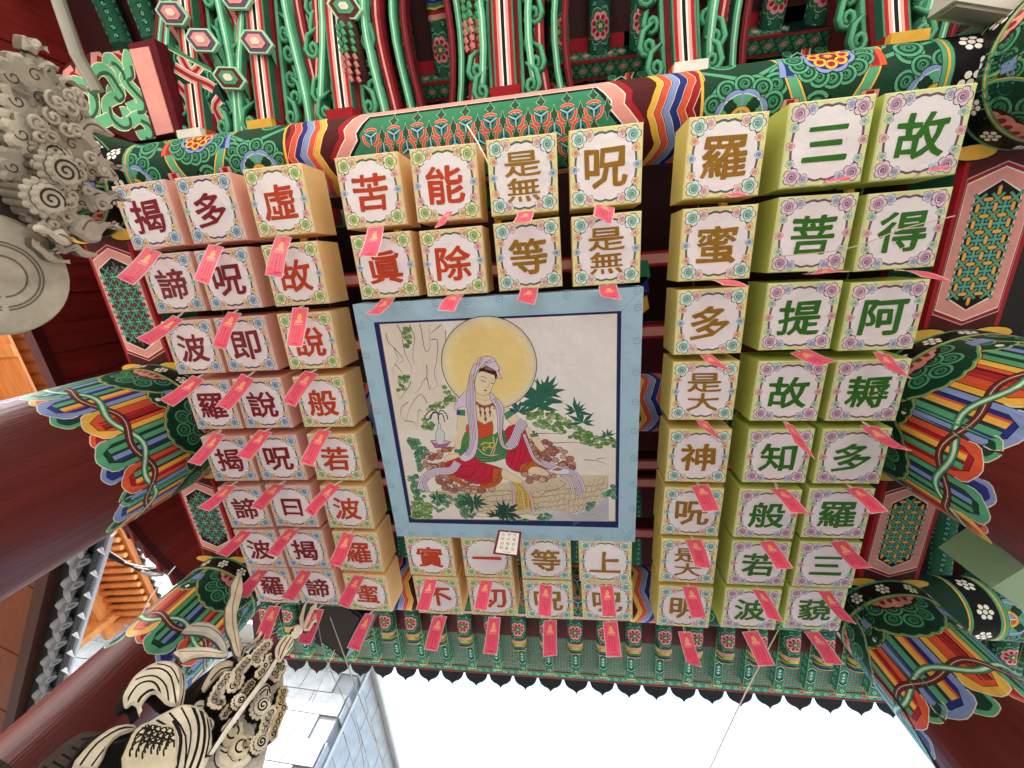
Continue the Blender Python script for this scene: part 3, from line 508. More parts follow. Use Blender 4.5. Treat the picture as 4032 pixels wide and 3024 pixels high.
# vase and dish
LV = 'd9cbdc'; SK = 'e6d3b2'; LN = '3a2c3c'
A.outline([(-0.4026,0.4907),(-0.3712,0.4874),(-0.3375,0.4951),(-0.3574,0.5152),(-0.3899,0.5149)], .0014, '5a3048', 'a76a90'); A.poly([(-0.399,0.4934),(-0.3706,0.49),(-0.3417,0.4967),(-0.3733,0.5033)], 'e4c8d4')
A.outline([(-0.3728,0.4362),(-0.3631,0.4364),(-0.3651,0.4518),(-0.3545,0.465),(-0.3552,0.4781),(-0.3624,0.5034),(-0.3823,0.5032),(-0.3839,0.4777),(-0.3806,0.4646),(-0.3729,0.4517)], .0014, '3c4450', 'd0d6da')
A.stroke(smooth([(-0.3681,0.4373),(-0.3664,0.4209),(-0.3654,0.4057)], 3), .0025, '2a3a2c')
for L in ([(-0.3682,0.423),(-0.3668,0.4039),(-0.3733,0.3925),(-0.392,0.3958),(-0.4094,0.4145)], [(-0.3668,0.4039),(-0.3795,0.398),(-0.3921,0.4225)], [(-0.3646,0.404),(-0.3551,0.3929),(-0.3421,0.4045),(-0.339,0.4235)], [(-0.3651,0.4078),(-0.353,0.4042),(-0.3491,0.431)], [(-0.3663,0.4002),(-0.3839,0.4036),(-0.4,0.4262)]): A.stroke(smooth(L, 3), .0034, '2f4436')
# body: arms, chest, face
A.outline(smooth([(-0.3058,0.409),(-0.285,0.4094),(-0.2874,0.4475),(-0.3082,0.4548),(-0.3298,0.5137),(-0.3144,0.5258),(-0.3135,0.5339),(-0.3342,0.5358),(-0.3594,0.5417),(-0.3638,0.5466),(-0.3298,0.5137),(-0.3164,0.4625)], 2, True), .001, '8a6a48', SK)
A.poly([(-0.3029,0.4091),(-0.2822,0.4095),(-0.2852,0.4437),(-0.3099,0.5019),(-0.3163,0.5258),(-0.3307,0.5217),(-0.3191,0.4702)], SK)
A.outline([(-0.3664,0.5465),(-0.3517,0.5378),(-0.3174,0.5343),(-0.3239,0.5478),(-0.3403,0.5597),(-0.3655,0.5596)], .001, '8a6a48', SK)
A.outline([(-0.1667,0.3861),(-0.1566,0.39),(-0.131,0.42),(-0.0922,0.4657),(-0.0758,0.485),(-0.063,0.5082),(-0.0565,0.5199),(-0.071,0.5315),(-0.0841,0.5119),(-0.0969,0.4886),(-0.1235,0.4653),(-0.1564,0.4345),(-0.1727,0.4192)], .001, '8a6a48', SK)
A.poly([(-0.2453,0.3512),(-0.1986,0.3525),(-0.1941,0.3817),(-0.1884,0.3966),(-0.1978,0.4262),(-0.2307,0.4369),(-0.2552,0.4327),(-0.251,0.373)], SK)
A.outline([(-0.2432,0.3477),(-0.2083,0.345),(-0.2064,0.3632),(-0.2206,0.3664),(-0.2462,0.3603)], .0008, 'b08a60', SK)
face = smooth([(-0.2466,0.3117),(-0.2332,0.2805),(-0.2123,0.2761),(-0.1863,0.2891),(-0.1841,0.3032),(-0.1961,0.3239),(-0.2045,0.3415),(-0.2191,0.3501),(-0.2363,0.3479),(-0.247,0.3331)], 3, True)
A.outline(face, .0012, '8a5a40', 'ead8b8')
A.poly([(-0.2335,0.284),(-0.2289,0.272),(-0.2113,0.2657),(-0.185,0.2736),(-0.18,0.2859),(-0.1843,0.3049),(-0.1882,0.303),(-0.1883,0.2925),(-0.1998,0.288),(-0.2162,0.2811),(-0.2263,0.2801)], '3c2220')
for i in range(6): cloud(A, tuple([(-0.2091,0.271)][0][d] + (i * .0062 if d == 0 else i * .0010) for d in (0, 1)), .0062, ('b56a80', '8c3050', '701c38'), 0, 1, '4a1a28')
A.stroke(smooth([(-0.2285,0.2957),(-0.2193,0.296),(-0.2129,0.3015)], 3), .0012, '3c2a28'); A.stroke(smooth([(-0.1998,0.3079),(-0.1945,0.3049),(-0.188,0.3087)], 3), .0012, '3c2a28')
A.stroke([(-0.2289,0.3073),(-0.2221,0.3082),(-0.2149,0.312)], .0018, '241816'); A.stroke([(-0.2023,0.316),(-0.197,0.3147),(-0.1913,0.3163)], .0018, '241816'); A.stroke(smooth([(-0.2051,0.3095),(-0.206,0.3201),(-0.2102,0.3278),(-0.2162,0.3262)], 3), .0009, 'a06a50')
A.poly([(-0.2239,0.3345),(-0.2183,0.3333),(-0.2123,0.3363),(-0.2181,0.339)], 'b03038'); A.disc([(-0.2018,0.2991)][0], .0016, '8aa080', 8)
# orange bodice, green and red robes
A.outline(smooth([(-0.2852,0.4437),(-0.2545,0.4251),(-0.231,0.4407),(-0.207,0.4298),(-0.2088,0.4717),(-0.2245,0.4871),(-0.2534,0.4867),(-0.2844,0.4707)], 2, True), .0012, '6a1c10', 'd2542c')
for L in ([(-0.2521,0.4366),(-0.2319,0.4503),(-0.2087,0.4373)], [(-0.2525,0.448),(-0.233,0.4618),(-0.209,0.4487)], [(-0.2529,0.4595),(-0.2341,0.4733),(-0.21,0.4602)], [(-0.2533,0.4711),(-0.235,0.483),(-0.2117,0.4717)]): A.stroke(smooth(L, 3), .0012, '7c2a14')
A.outline(smooth([(-0.2909,0.4629),(-0.2534,0.4867),(-0.2017,0.4718),(-0.1791,0.4568),(-0.1602,0.4878),(-0.1681,0.5476),(-0.2538,0.5666),(-0.3075,0.5469),(-0.3126,0.5258)], 2, True), .0012, '1c3a24', '4f8a48')
A.outline(smooth([(-0.2781,0.5372),(-0.2503,0.5535),(-0.2063,0.5537),(-0.1756,0.5325),(-0.1634,0.496),(-0.1812,0.4803),(-0.2027,0.5112),(-0.2234,0.5269),(-0.2559,0.5107),(-0.2889,0.4999),(-0.306,0.5209)], 2, True), .0012, '1c3a24', '3f7f54')
for k in range(7):
    A.stroke(smooth([(x, y + k * .0085) for x, y in [(-0.2971,0.4862),(-0.2699,0.5062),(-0.2194,0.5107),(-0.1851,0.4875)]], 3), .0013, '23502c'); A.stroke(smooth([(x, y + k * .0085 + .002) for x, y in [(-0.2971,0.4862),(-0.2699,0.5062),(-0.2194,0.5107),(-0.1851,0.4875)]], 3), .0008, '9cc08a')
A.outline(smooth([(-0.1727,0.4624),(-0.1455,0.4426),(-0.1138,0.4557),(-0.099,0.5226),(-0.0865,0.5542),(-0.0902,0.5808),(-0.1345,0.5998),(-0.1695,0.5808),(-0.1772,0.5538),(-0.1641,0.5063)], 2, True), .0013, '5a0c18', 'c32640')
A.outline(smooth([(-0.3827,0.575),(-0.3556,0.5613),(-0.3139,0.5478),(-0.274,0.5453),(-0.2513,0.5643),(-0.1894,0.5862),(-0.192,0.6192),(-0.2139,0.6445),(-0.2537,0.6419),(-0.3272,0.6197),(-0.3662,0.6057),(-0.3772,0.5917)], 2, True), .0013, '5a0c18', 'c32640')
A.poly([(-0.1393,0.5998),(-0.133,0.5754),(-0.0913,0.5568),(-0.0781,0.5755),(-0.1123,0.5916)], 'b8642c'); A.poly([(-0.2164,0.5862),(-0.1895,0.5873),(-0.1926,0.6137),(-0.2141,0.6473),(-0.2553,0.659),(-0.2795,0.6478),(-0.2436,0.6419),(-0.2226,0.6305)], 'b8642c'); A.poly([(-0.3816,0.5667),(-0.3659,0.5629),(-0.367,0.5917),(-0.3135,0.6338),(-0.3011,0.6365),(-0.3106,0.6537),(-0.3622,0.6142),(-0.3816,0.5861)], 'b8642c'); A.poly([(-0.0781,0.5755),(-0.0308,0.5729),(-0.0454,0.5862),(-0.0739,0.5889)], 'b8642c')
for L in ([(-0.3513,0.5668),(-0.3227,0.5806),(-0.2771,0.5752)], [(-0.3398,0.5973),(-0.2914,0.6168),(-0.2661,0.5643)], [(-0.2875,0.628),(-0.2505,0.6083),(-0.2375,0.5752)], [(-0.2682,0.6364),(-0.2262,0.6138),(-0.2233,0.5807)], [(-0.1643,0.5754),(-0.1466,0.5274),(-0.1427,0.4705)], [(-0.1505,0.5862),(-0.1333,0.5434),(-0.1253,0.4912)], [(-0.168,0.5592),(-0.153,0.5169),(-0.1518,0.4653)], [(-0.1319,0.5971),(-0.0957,0.5488)], [(-0.2132,0.6361),(-0.1952,0.5971)], [(-0.3167,0.6168),(-0.2744,0.5972),(-0.2567,0.5698)], [(-0.1412,0.5916),(-0.1028,0.5069)]): A.stroke(smooth(L, 3), .0016, '7c1226')
for L in ([(-0.3758,0.5806),(-0.3322,0.6197),(-0.3093,0.6423)], [(-0.2747,0.6506),(-0.2231,0.6361),(-0.2001,0.5971)], [(-0.1342,0.5944),(-0.0965,0.5648)]): 
    for k, p in enumerate(smooth(L, 3)): A.stroke(spiral(p, .006, 1, k, 1, 6), .001, '6a2c14')
# feet and sashes
A.outline(smooth([(-0.1894,0.5862),(-0.1614,0.6026),(-0.1334,0.6218),(-0.1319,0.6356),(-0.1492,0.6385),(-0.1727,0.6247),(-0.1928,0.6164)], 2, True), .0011, '8a5a40', SK); A.outline(smooth([(-0.1021,0.5808),(-0.0783,0.5808),(-0.0529,0.597),(-0.0535,0.6105),(-0.0796,0.6079),(-0.1128,0.5998)], 2, True), .0011, '8a5a40', SK)
for L, c_ in (([(-0.1731,0.6303),(-0.1603,0.6582),(-0.1614,0.7097)], 'd9b4b4'), ([(-0.1635,0.633),(-0.1452,0.6525),(-0.1485,0.7037),(-0.1428,0.7327)], 'd9b23c'), ([(-0.1539,0.6357),(-0.136,0.6636),(-0.13,0.7267)], 'e0c050'), ([(-0.1465,0.6357),(-0.1213,0.6635),(-0.1172,0.7206)], 'd9b23c'), ([(-0.1345,0.6384),(-0.1121,0.6747),(-0.1029,0.732)], 'd9b4b4')):
    A.stroke(smooth(L, 3), .0115, '5a4020', taper=lambda t: .5 + t * .6); A.stroke(smooth(L, 3), .0092, c_, taper=lambda t: .5 + t * .6)
def sash(L, w, n=4, c=LV, tp=None):
    L = smooth(L, 4); A.stroke(L, w, LN, taper=tp); A.stroke(L, w - .0026, c, taper=tp)
    for i in range(1, n):
        o = (i / n - .5) * (w - .003); N = len(L)
        Q = []
        for k in range(N):
            a, b = L[max(0, k - 1)], L[min(N - 1, k + 1)]; d = math.hypot(b[0] - a[0], b[1] - a[1]) or 1
            f = tp(k / (N - 1)) if tp else 1
            Q.append((L[k][0] - (b[1] - a[1]) / d * o * f, L[k][1] + (b[0] - a[0]) / d * o * f))
        A.stroke(Q, .0012, '6a5870')
sash([(-0.0706,0.5675),(-0.0288,0.5836),(0.0198,0.6023),(0.0403,0.6347),(0.0469,0.662)], .022, 4); sash([(-0.0177,0.6023),(0.01,0.6239),(0.0208,0.6706)], .012, 2); sash([(0.0198,0.6023),(0.0354,0.6456),(0.0418,0.6899)], .014, 3)
A.outline([(-0.0552,0.5943),(-0.0262,0.5756),(0.0107,0.5916),(0.0081,0.605),(-0.0272,0.6051)], .0014, LN, 'dfe0ee'); A.poly([(-0.0432,0.5905),(-0.0241,0.582),(-0.0055,0.5873),(-0.0221,0.5943)], 'b8642c')
sash([(-0.3258,0.5641),(-0.3492,0.5917),(-0.401,0.5973),(-0.4409,0.623),(-0.4569,0.6606)], .026, 4); sash([(-0.4292,0.6144),(-0.4403,0.6373),(-0.4348,0.6721)], .014, 3)
A.outline([(-0.3009,0.3607),(-0.2809,0.3394),(-0.2665,0.3362),(-0.2719,0.3873),(-0.2893,0.3832),(-0.3155,0.3937),(-0.3138,0.3789)], .0012, LN, LV)
A.outline([(-0.3082,0.3924),(-0.2834,0.3945),(-0.2853,0.4117),(-0.3108,0.4089)], .0012, LN, '3f8a66'); A.disc([(-0.304,0.4023)][0], .0058, '2a3a9a', 12); A.outline([(-0.1701,0.4081),(-0.1448,0.3932),(-0.1407,0.4087),(-0.1646,0.4268)], .0012, LN, '3f8a66'); A.disc([(-0.1469,0.3983)][0], .0055, '2a3a9a', 12)
A.outline([(-0.1003,0.4751),(-0.0785,0.469),(-0.0755,0.4793),(-0.0966,0.4828)], .0012, LN, '3f8a66'); A.disc([(-0.0888,0.4665)][0], .004, '3a3070', 8); A.outline([(-0.3305,0.5197),(-0.3121,0.5218),(-0.3142,0.5331),(-0.331,0.5305)], .0012, LN, '3f8a66')
# necklace
for L in ([(-0.2475,0.3731),(-0.2361,0.3826),(-0.2223,0.3847),(-0.2044,0.3797),(-0.1951,0.3726)],):
    for p in smooth(L, 4): A.disc(p, .0042, '8a3040', 8); A.disc(p, .002, 'd98a90', 6)
for (a, b) in (([(-0.2391,0.3843)][0], 6), ([(-0.2261,0.3883)][0], 8), ([(-0.2111,0.385)][0], 6), ([(-0.1974,0.3798)][0], 3)):
    for k in range(b): A.disc((a[0], a[1] + k * .0058), .0026 if k % 3 else .0042, '7a4038', 7)
# belt knots
for L in ([(-0.2598,0.5143),(-0.2434,0.5343),(-0.2222,0.5425),(-0.2,0.5386)], [(-0.2095,0.4795),(-0.2082,0.5068),(-0.2218,0.5385)], [(-0.1955,0.4835),(-0.2053,0.5147),(-0.2149,0.5425)]): A.stroke(smooth(L, 3), .0034, '6a4a30'); A.stroke(smooth(L, 3), .0024, 'e6d2bc')
for L in ([(-0.248,0.5064),(-0.2328,0.4987),(-0.219,0.5067),(-0.2346,0.5184)], [(-0.2259,0.5027),(-0.2076,0.499),(-0.2071,0.5147),(-0.2234,0.5146)], [(-0.2375,0.5105),(-0.2423,0.5224),(-0.2353,0.5264)]): A.stroke(smooth(L, 3), .006, '5a4a1c'); A.stroke(smooth(L, 3), .0044, 'd6c256')
# the long veil
A.outline(smooth([(-0.2349,0.2631),(-0.2489,0.301),(-0.2481,0.3439),(-0.2515,0.3952),(-0.2519,0.4712),(-0.2601,0.5182),(-0.2741,0.5471),(-0.3018,0.5624),(-0.3187,0.5468),(-0.2941,0.526),(-0.2806,0.4864),(-0.2777,0.4247),(-0.2766,0.365),(-0.2627,0.3006),(-0.2447,0.2593)], 2, True), .0014, LN, LV)
for dx in (-18, 0, 18, 36):
    A.stroke([(x + dx * .00026, y) for x, y in smooth([(-0.2527,0.2868),(-0.2613,0.3363),(-0.269,0.4098),(-0.2715,0.4865),(-0.2958,0.5421)], 3)], .0013, '6a5870')
A.outline(smooth([(-0.2045,0.3415),(-0.192,0.3563),(-0.173,0.3786),(-0.1714,0.4118),(-0.1803,0.4721),(-0.1759,0.5071),(-0.1586,0.5151),(-0.139,0.4881),(-0.1214,0.4314),(-0.1048,0.4429),(-0.124,0.4729),(-0.1367,0.5075),(-0.1592,0.523),(-0.1837,0.5149),(-0.1934,0.4797),(-0.1908,0.4263),(-0.193,0.3891),(-0.2064,0.3632)], 2, True), .0014, LN, LV)
for dx in (-12, 6, 22): A.stroke([(x + dx * .00024, y) for x, y in smooth([(-0.1974,0.3598),(-0.1843,0.3893),(-0.182,0.4265),(-0.1869,0.4875),(-0.1729,0.515)], 3)], .0012, '6a5870')
sash([(-0.1658,0.5151),(-0.1461,0.488),(-0.1295,0.45),(-0.1129,0.4334)], .026, 5)
sash([(-0.1172,0.4734),(-0.1075,0.5069),(-0.0912,0.5541),(-0.0592,0.5782)], .011, 2)
A.outline(smooth([(-0.25,0.3116),(-0.2503,0.2974),(-0.2345,0.2597),(-0.2295,0.2428),(-0.2122,0.2384),(-0.1954,0.238),(-0.1815,0.2515),(-0.1745,0.2688),(-0.1719,0.2775),(-0.1787,0.279),(-0.1672,0.3037),(-0.1804,0.2998),(-0.1839,0.2805),(-0.2015,0.2695),(-0.2159,0.2604),(-0.2289,0.272),(-0.2386,0.2838)], 2, True), .0014, LN, LV)
for L in ([(-0.2294,0.2599),(-0.2268,0.2497),(-0.2192,0.2415)], [(-0.2139,0.2571),(-0.2032,0.2506),(-0.1929,0.2476)], [(-0.2139,0.2571),(-0.1968,0.2543),(-0.1816,0.2532)], [(-0.216,0.2433),(-0.2237,0.2532),(-0.2318,0.2667)], [(-0.2141,0.2588),(-0.2129,0.264),(-0.2184,0.2689)]): A.stroke(smooth(L, 3), .0013, LN)
A.build('painting', fmap, M_FACE, fr)
# ================= the gate =================
gate = empty('temple_gate', (0, 0, 0))
tag(gate, 'temple gate with dark red columns, multicoloured painted beams and rafters above the lanterns', 'temple gate')
GX0, GX1 = -1.5875, 1.1625; YR, YM, YF = -.356, .525, 1.3625
XC = (GX0 + GX1) / 2
def curl(A, c, R, sg=1, a0=0):
    A.disc(c, R, BLK, 14); A.disc(c, R * .93, GL, 14); A.disc(c, R * .70, GD, 12); A.disc(c, R * .5, GM, 12); A.disc(c, R * .3, GD, 10)
    A.stroke(spiral(c, R * .42, 1.2, a0, sg, 8), R * .07, GL)
def rosette(A, c, R, n=11):
    for i in range(n):
        a = 2 * math.pi * i / n + .2; curl(A, (c[0] + R * .80 * math.cos(a), c[1] + R * .80 * math.sin(a)), R * .27, 1, a)
    A.poly(scallop(c, R * .70, 8, 5, .1), BLK); A.poly(scallop(c, R * .68, 8, 5, .1), BL); A.disc(c, R * .56, W, 24); A.disc(c, R * .545, GL, 24)
    for i in range(4):
        a = math.pi / 4 + i * math.pi / 2
        p = (c[0] + R * .40 * math.cos(a), c[1] + R * .40 * math.sin(a)); A.poly(scallop(p, R * .17, 4, 4, .25, a), GD)
        a += math.pi / 4; A.stroke([(c[0] + R * .2 * math.cos(a), c[1] + R * .2 * math.sin(a)), (c[0] + R * .6 * math.cos(a), c[1] + R * .6 * math.sin(a))], R * .07, BL)
    A.disc(c, R * .29, BLK, 20); A.disc(c, R * .275, YEL, 20); A.disc(c, R * .19, BLK, 16)
    for i, q in enumerate((ORG, BD, GL, BL)):
        a = i * math.pi / 2; A.poly([c] + [(c[0] + R * .18 * math.cos(a + t * math.pi / 8), c[1] + R * .18 * math.sin(a + t * math.pi / 8)) for t in range(5)], q)
    A.stroke([(c[0] - R * .18, c[1]), (c[0] + R * .18, c[1])], R * .03, W); A.stroke([(c[0], c[1] - R * .18), (c[0], c[1] + R * .18)], R * .03, W)
def plum(A, c, r):
    A.disc(c, r * .3, W, 8)
    for i in range(6):
        a = math.pi / 3 * i; A.disc((c[0] + r * .68 * math.cos(a), c[1] + r * .68 * math.sin(a)), r * .30, 'f4f0e6', 8)
def yknot(A, c, r, fl=1):
    for k in range(3):
        a = math.pi / 2 * fl + k * 2 * math.pi / 3 + math.pi / 3
        arc = [(c[0] + r * math.cos(a + t), c[1] + r * math.sin(a + t)) for t in (-.85, -.5, 0, .5, .85)]
        A.stroke(arc, r * .52, BLK); A.stroke(arc, r * .40, W); A.stroke(arc, r * .32, ORG)
    A.disc(c, r * .45, BD, 10)
    for k in range(3):
        a = math.pi / 2 * fl + k * 2 * math.pi / 3; e = (c[0] + r * .95 * math.cos(a), c[1] + r * .95 * math.sin(a))
        A.stroke([c, e], r * .42, BD); A.stroke([c, e], r * .2, '8cc8b4')
def leaf4(A, c, w, h, col=GD):
    P = [(c[0] + w * x, c[1] + h * y) for x, y in ((-1, 0), (-.35, .35), (0, 1), (.35, .35), (1, 0), (.35, -.35), (0, -1), (-.35, -.35))]
    A.poly([(c[0] + (p[0] - c[0]) * 1.25, c[1] + (p[1] - c[1]) * 1.25) for p in P], '9fd0ae'); A.poly([(c[0] + (p[0] - c[0]) * 1.1, c[1] + (p[1] - c[1]) * 1.1) for p in P], BLK); A.poly(P, '2c5138')
def tri(t): t = t % 1; return 4 * t - 1 if t < .5 else 3 - 4 * t
def zig(A, x, w, col, V, amp, per, ph, line=True, only=None):
    """wavy band running round the beam; x centre, w width"""
    n = 48; ys = [-V + 2 * V * i / n for i in range(n + 1)]
    f = lambda y: x + amp * math.copysign(abs(tri(y / per + ph)) ** 1.25, tri(y / per + ph))
    def seg(i0, i1):
        L = [(f(y) - w / 2, y) for y in ys[i0:i1 + 1]] + [(f(y) + w / 2, y) for y in ys[i0:i1 + 1]][::-1]
        A.poly(L, col)
        if line:
            A.stroke([(f(y) - w / 2, y) for y in ys[i0:i1 + 1]], .0016, BLK)
            A.stroke([(f(y) + w / 2 - .0022, y) for y in ys[i0:i1 + 1]], .0014, 'e8d8c0')
    if only is None: seg(0, n)
    else:
        st = None
        for i in range(n):
            up = ((ys[i] / per + ph) % 1) < .5
            if up == only:
                if st is None: st = i
            elif st is not None: seg(st, i); st = None
        if st is not None: seg(st, n)
RHO = .1065; HL = (GX1 - GX0) / 2
def beam_art(detail=True):
    V = RHO * math.pi; A = Art([(-HL, -V), (HL, -V), (HL, V), (-HL, V)], GD)
    for s in (-1, 1):
        # green scroll work
        A.rect(*sorted((s * .55, s * 1.14))[:1], -V, sorted((s * .55, s * 1.14))[1], V, GD)
        for vy in (-.12, .20): A.stroke([(s * .57, vy), (s * .70, vy + .06), (s * .83, vy - .02), (s * .97, vy + .05), (s * 1.12, vy)], .012, GL)
        for k in range(26):
            rr = random.Random(k * 3 + 5); curl(A, (s * (.60 + .5 * rr.random()), -.2 + .4 * ((k * .381) % 1)), .034, s, k)
        # crossing bands and the half lotus
        A.stroke(smooth([(s * .78, -.16), (s * .80, -.05), (s * .86, .05), (s * .97, .10)], 4), .034, BLK); A.stroke(smooth([(s * .78, -.16), (s * .80, -.05), (s * .86, .05), (s * .97, .10)], 4), .030, YEL)
        A.stroke(smooth([(s * .78, -.16), (s * .80, -.05), (s * .86, .05), (s * .97, .10)], 4), .022, GL)
        A.stroke(smooth([(s * 1.0, -.16), (s * .98, -.05), (s * .92, .05), (s * .81, .10)], 4), .034, BLK); A.stroke(smooth([(s * 1.0, -.16), (s * .98, -.05), (s * .92, .05), (s * .81, .10)], 4), .030, YEL)
        A.stroke(smooth([(s * 1.0, -.16), (s * .98, -.05), (s * .92, .05), (s * .81, .10)], 4), .022, GL)
        for q, yy, cc in ((.795, -.09, (BL, BD)), (.985, -.09, (ORG, RED)), (.80, .02, (PINK, RED)), (.98, .02, (PINK, RED))):
            A.outline([(s * q - .02, yy - .03), (s * q + .02, yy - .03), (s * q + .026, yy + .03), (s * q - .026, yy + .03)], .0018, BLK, cc[0]); A.rect(s * q - .009, yy - .028, s * q + .009, yy + .028, cc[1])
        A.poly([(s * .89, -.01), (s * .95, .05), (s * .89, .10), (s * .83, .05)], BLK); A.poly([(s * .89, 0), (s * .94, .05), (s * .89, .09), (s * .84, .05)], GM); A.poly([(s * .89, .02), (s * .915, .05), (s * .89, .07), (s * .865, .05)], BD); A.disc((s * .89, .047), .008, YEL, 8)
        c = (s * .89, -.115)
        for i in range(9):
            a = math.pi * i / 8; curl(A, (c[0] + .078 * math.cos(a), c[1] + .07 * math.sin(a)), .026, s, i)
        A.poly(scallop(c, .062, 8, 5, .12), BLK); A.poly(scallop(c, .059, 8, 5, .12), BL); A.poly(scallop(c, .05, 8, 5, .12), BD)
        for i in range(8):
            a = 2 * math.pi * i / 8; p = (c[0] + .033 * math.cos(a), c[1] + .033 * math.sin(a)); A.disc(p, .0165, BLK, 10); A.disc(p, .015, YEL, 10); A.disc(p, .009, RED, 8)
        A.disc(c, .018, BLK, 12); A.disc(c, .016, RED, 12); A.disc(c, .009, YEL, 10)
        rosette(A, (s * .685, .02), .098); rosette(A, (s * 1.125, .02), .10)
        rosette(A, (s * .685, .02 + .25), .09)
        # black band with plum blossoms
        A.rect(min(s * 1.125, s * 1.30), -V, max(s * 1.125, s * 1.30), V, GD)
        for x, w, c_ in ((1.132, .010, GL), (1.141, .006, YEL), (1.148, .008, GL), (1.194, .08, BLK), (1.240, .007, GL), (1.248, .006, YEL)):
            A.rect(s * x - w / 2, -V, s * x + w / 2, V, c_)
        for i in range(7): plum(A, (s * 1.194, -V + V * 2 * (i + .5) / 7), .027)
        # braided bands
        lo, hi = .452, .585
        A.rect(*( (lo, -V, hi, V) if s > 0 else (-hi, -V, -lo, V)), MAR)
        cols = [YEL, ORG, BL, BD, ORG, RED] if s > 0 else [YEL, ORG, BL, BD, ORG, RED]
        for j, q in enumerate(cols): zig(A, s * (.474 + j * .0200), .0205, q, V, .016, .15, .1)
        A.rect(*((.585, -V, .592, V) if s > 0 else (-.592, -V, -.585, V)), YEL)
    # centre panel
    def hexa(a, hgt, tip, wave=0):
        L = [(a - tip, -hgt)] ; 
        L += [(a - tip * .45, -hgt * .5), (a - tip * .5, -hgt * .32), (a, 0), (a - tip * .5, hgt * .32), (a - tip * .45, hgt * .5), (a - tip, hgt)]
        return L + [(-x, y) for x, y in L[::-1]]
    A.rect(-.452, -V, .452, V, MAR)
    A.poly(hexa(.450, .155, .075), RED); A.poly(hexa(.432, .142, .075), W); A.poly(hexa(.429, .140, .075), PINK); A.poly(hexa(.392, .112, .065), W); A.poly(hexa(.388, .110, .064), BLK)
    inner = hexa(.376, .100, .058); A.poly(inner, GM)
    if detail:
        a = .070; rows = [-.080, -.040, 0, .040, .080]
        for ri, y in enumerate(rows):
            off = (ri % 2) * a / 2
            for k in range(-6, 7):
                x = k * a + off
                lim = .345 - abs(y) * .4
                if abs(x) > lim: continue
                leaf4(A, (x + a / 2, y), .0115, .024)
                if abs(y) < .08: yknot(A, (x, y), .0225, 1 if ri % 2 else -1)
    return A
def beam_map(x, v): a = v / RHO; return (x, RHO * math.sin(a), -RHO * math.cos(a))
BEAM = beam_art().mesh('beam', beam_map, grid=(0, .028), smooth_=True)
for (y, z, rx, lab) in ((YR, 1.31, 12, None), (YM, 1.37, -20, None), (YF, 1.31, -42, None)):
    o = new_obj('painted_beam', BEAM, gate, M_PAINT); o.location = (XC, y, z); o.rotation_euler = (R_(rx), 0, 0)
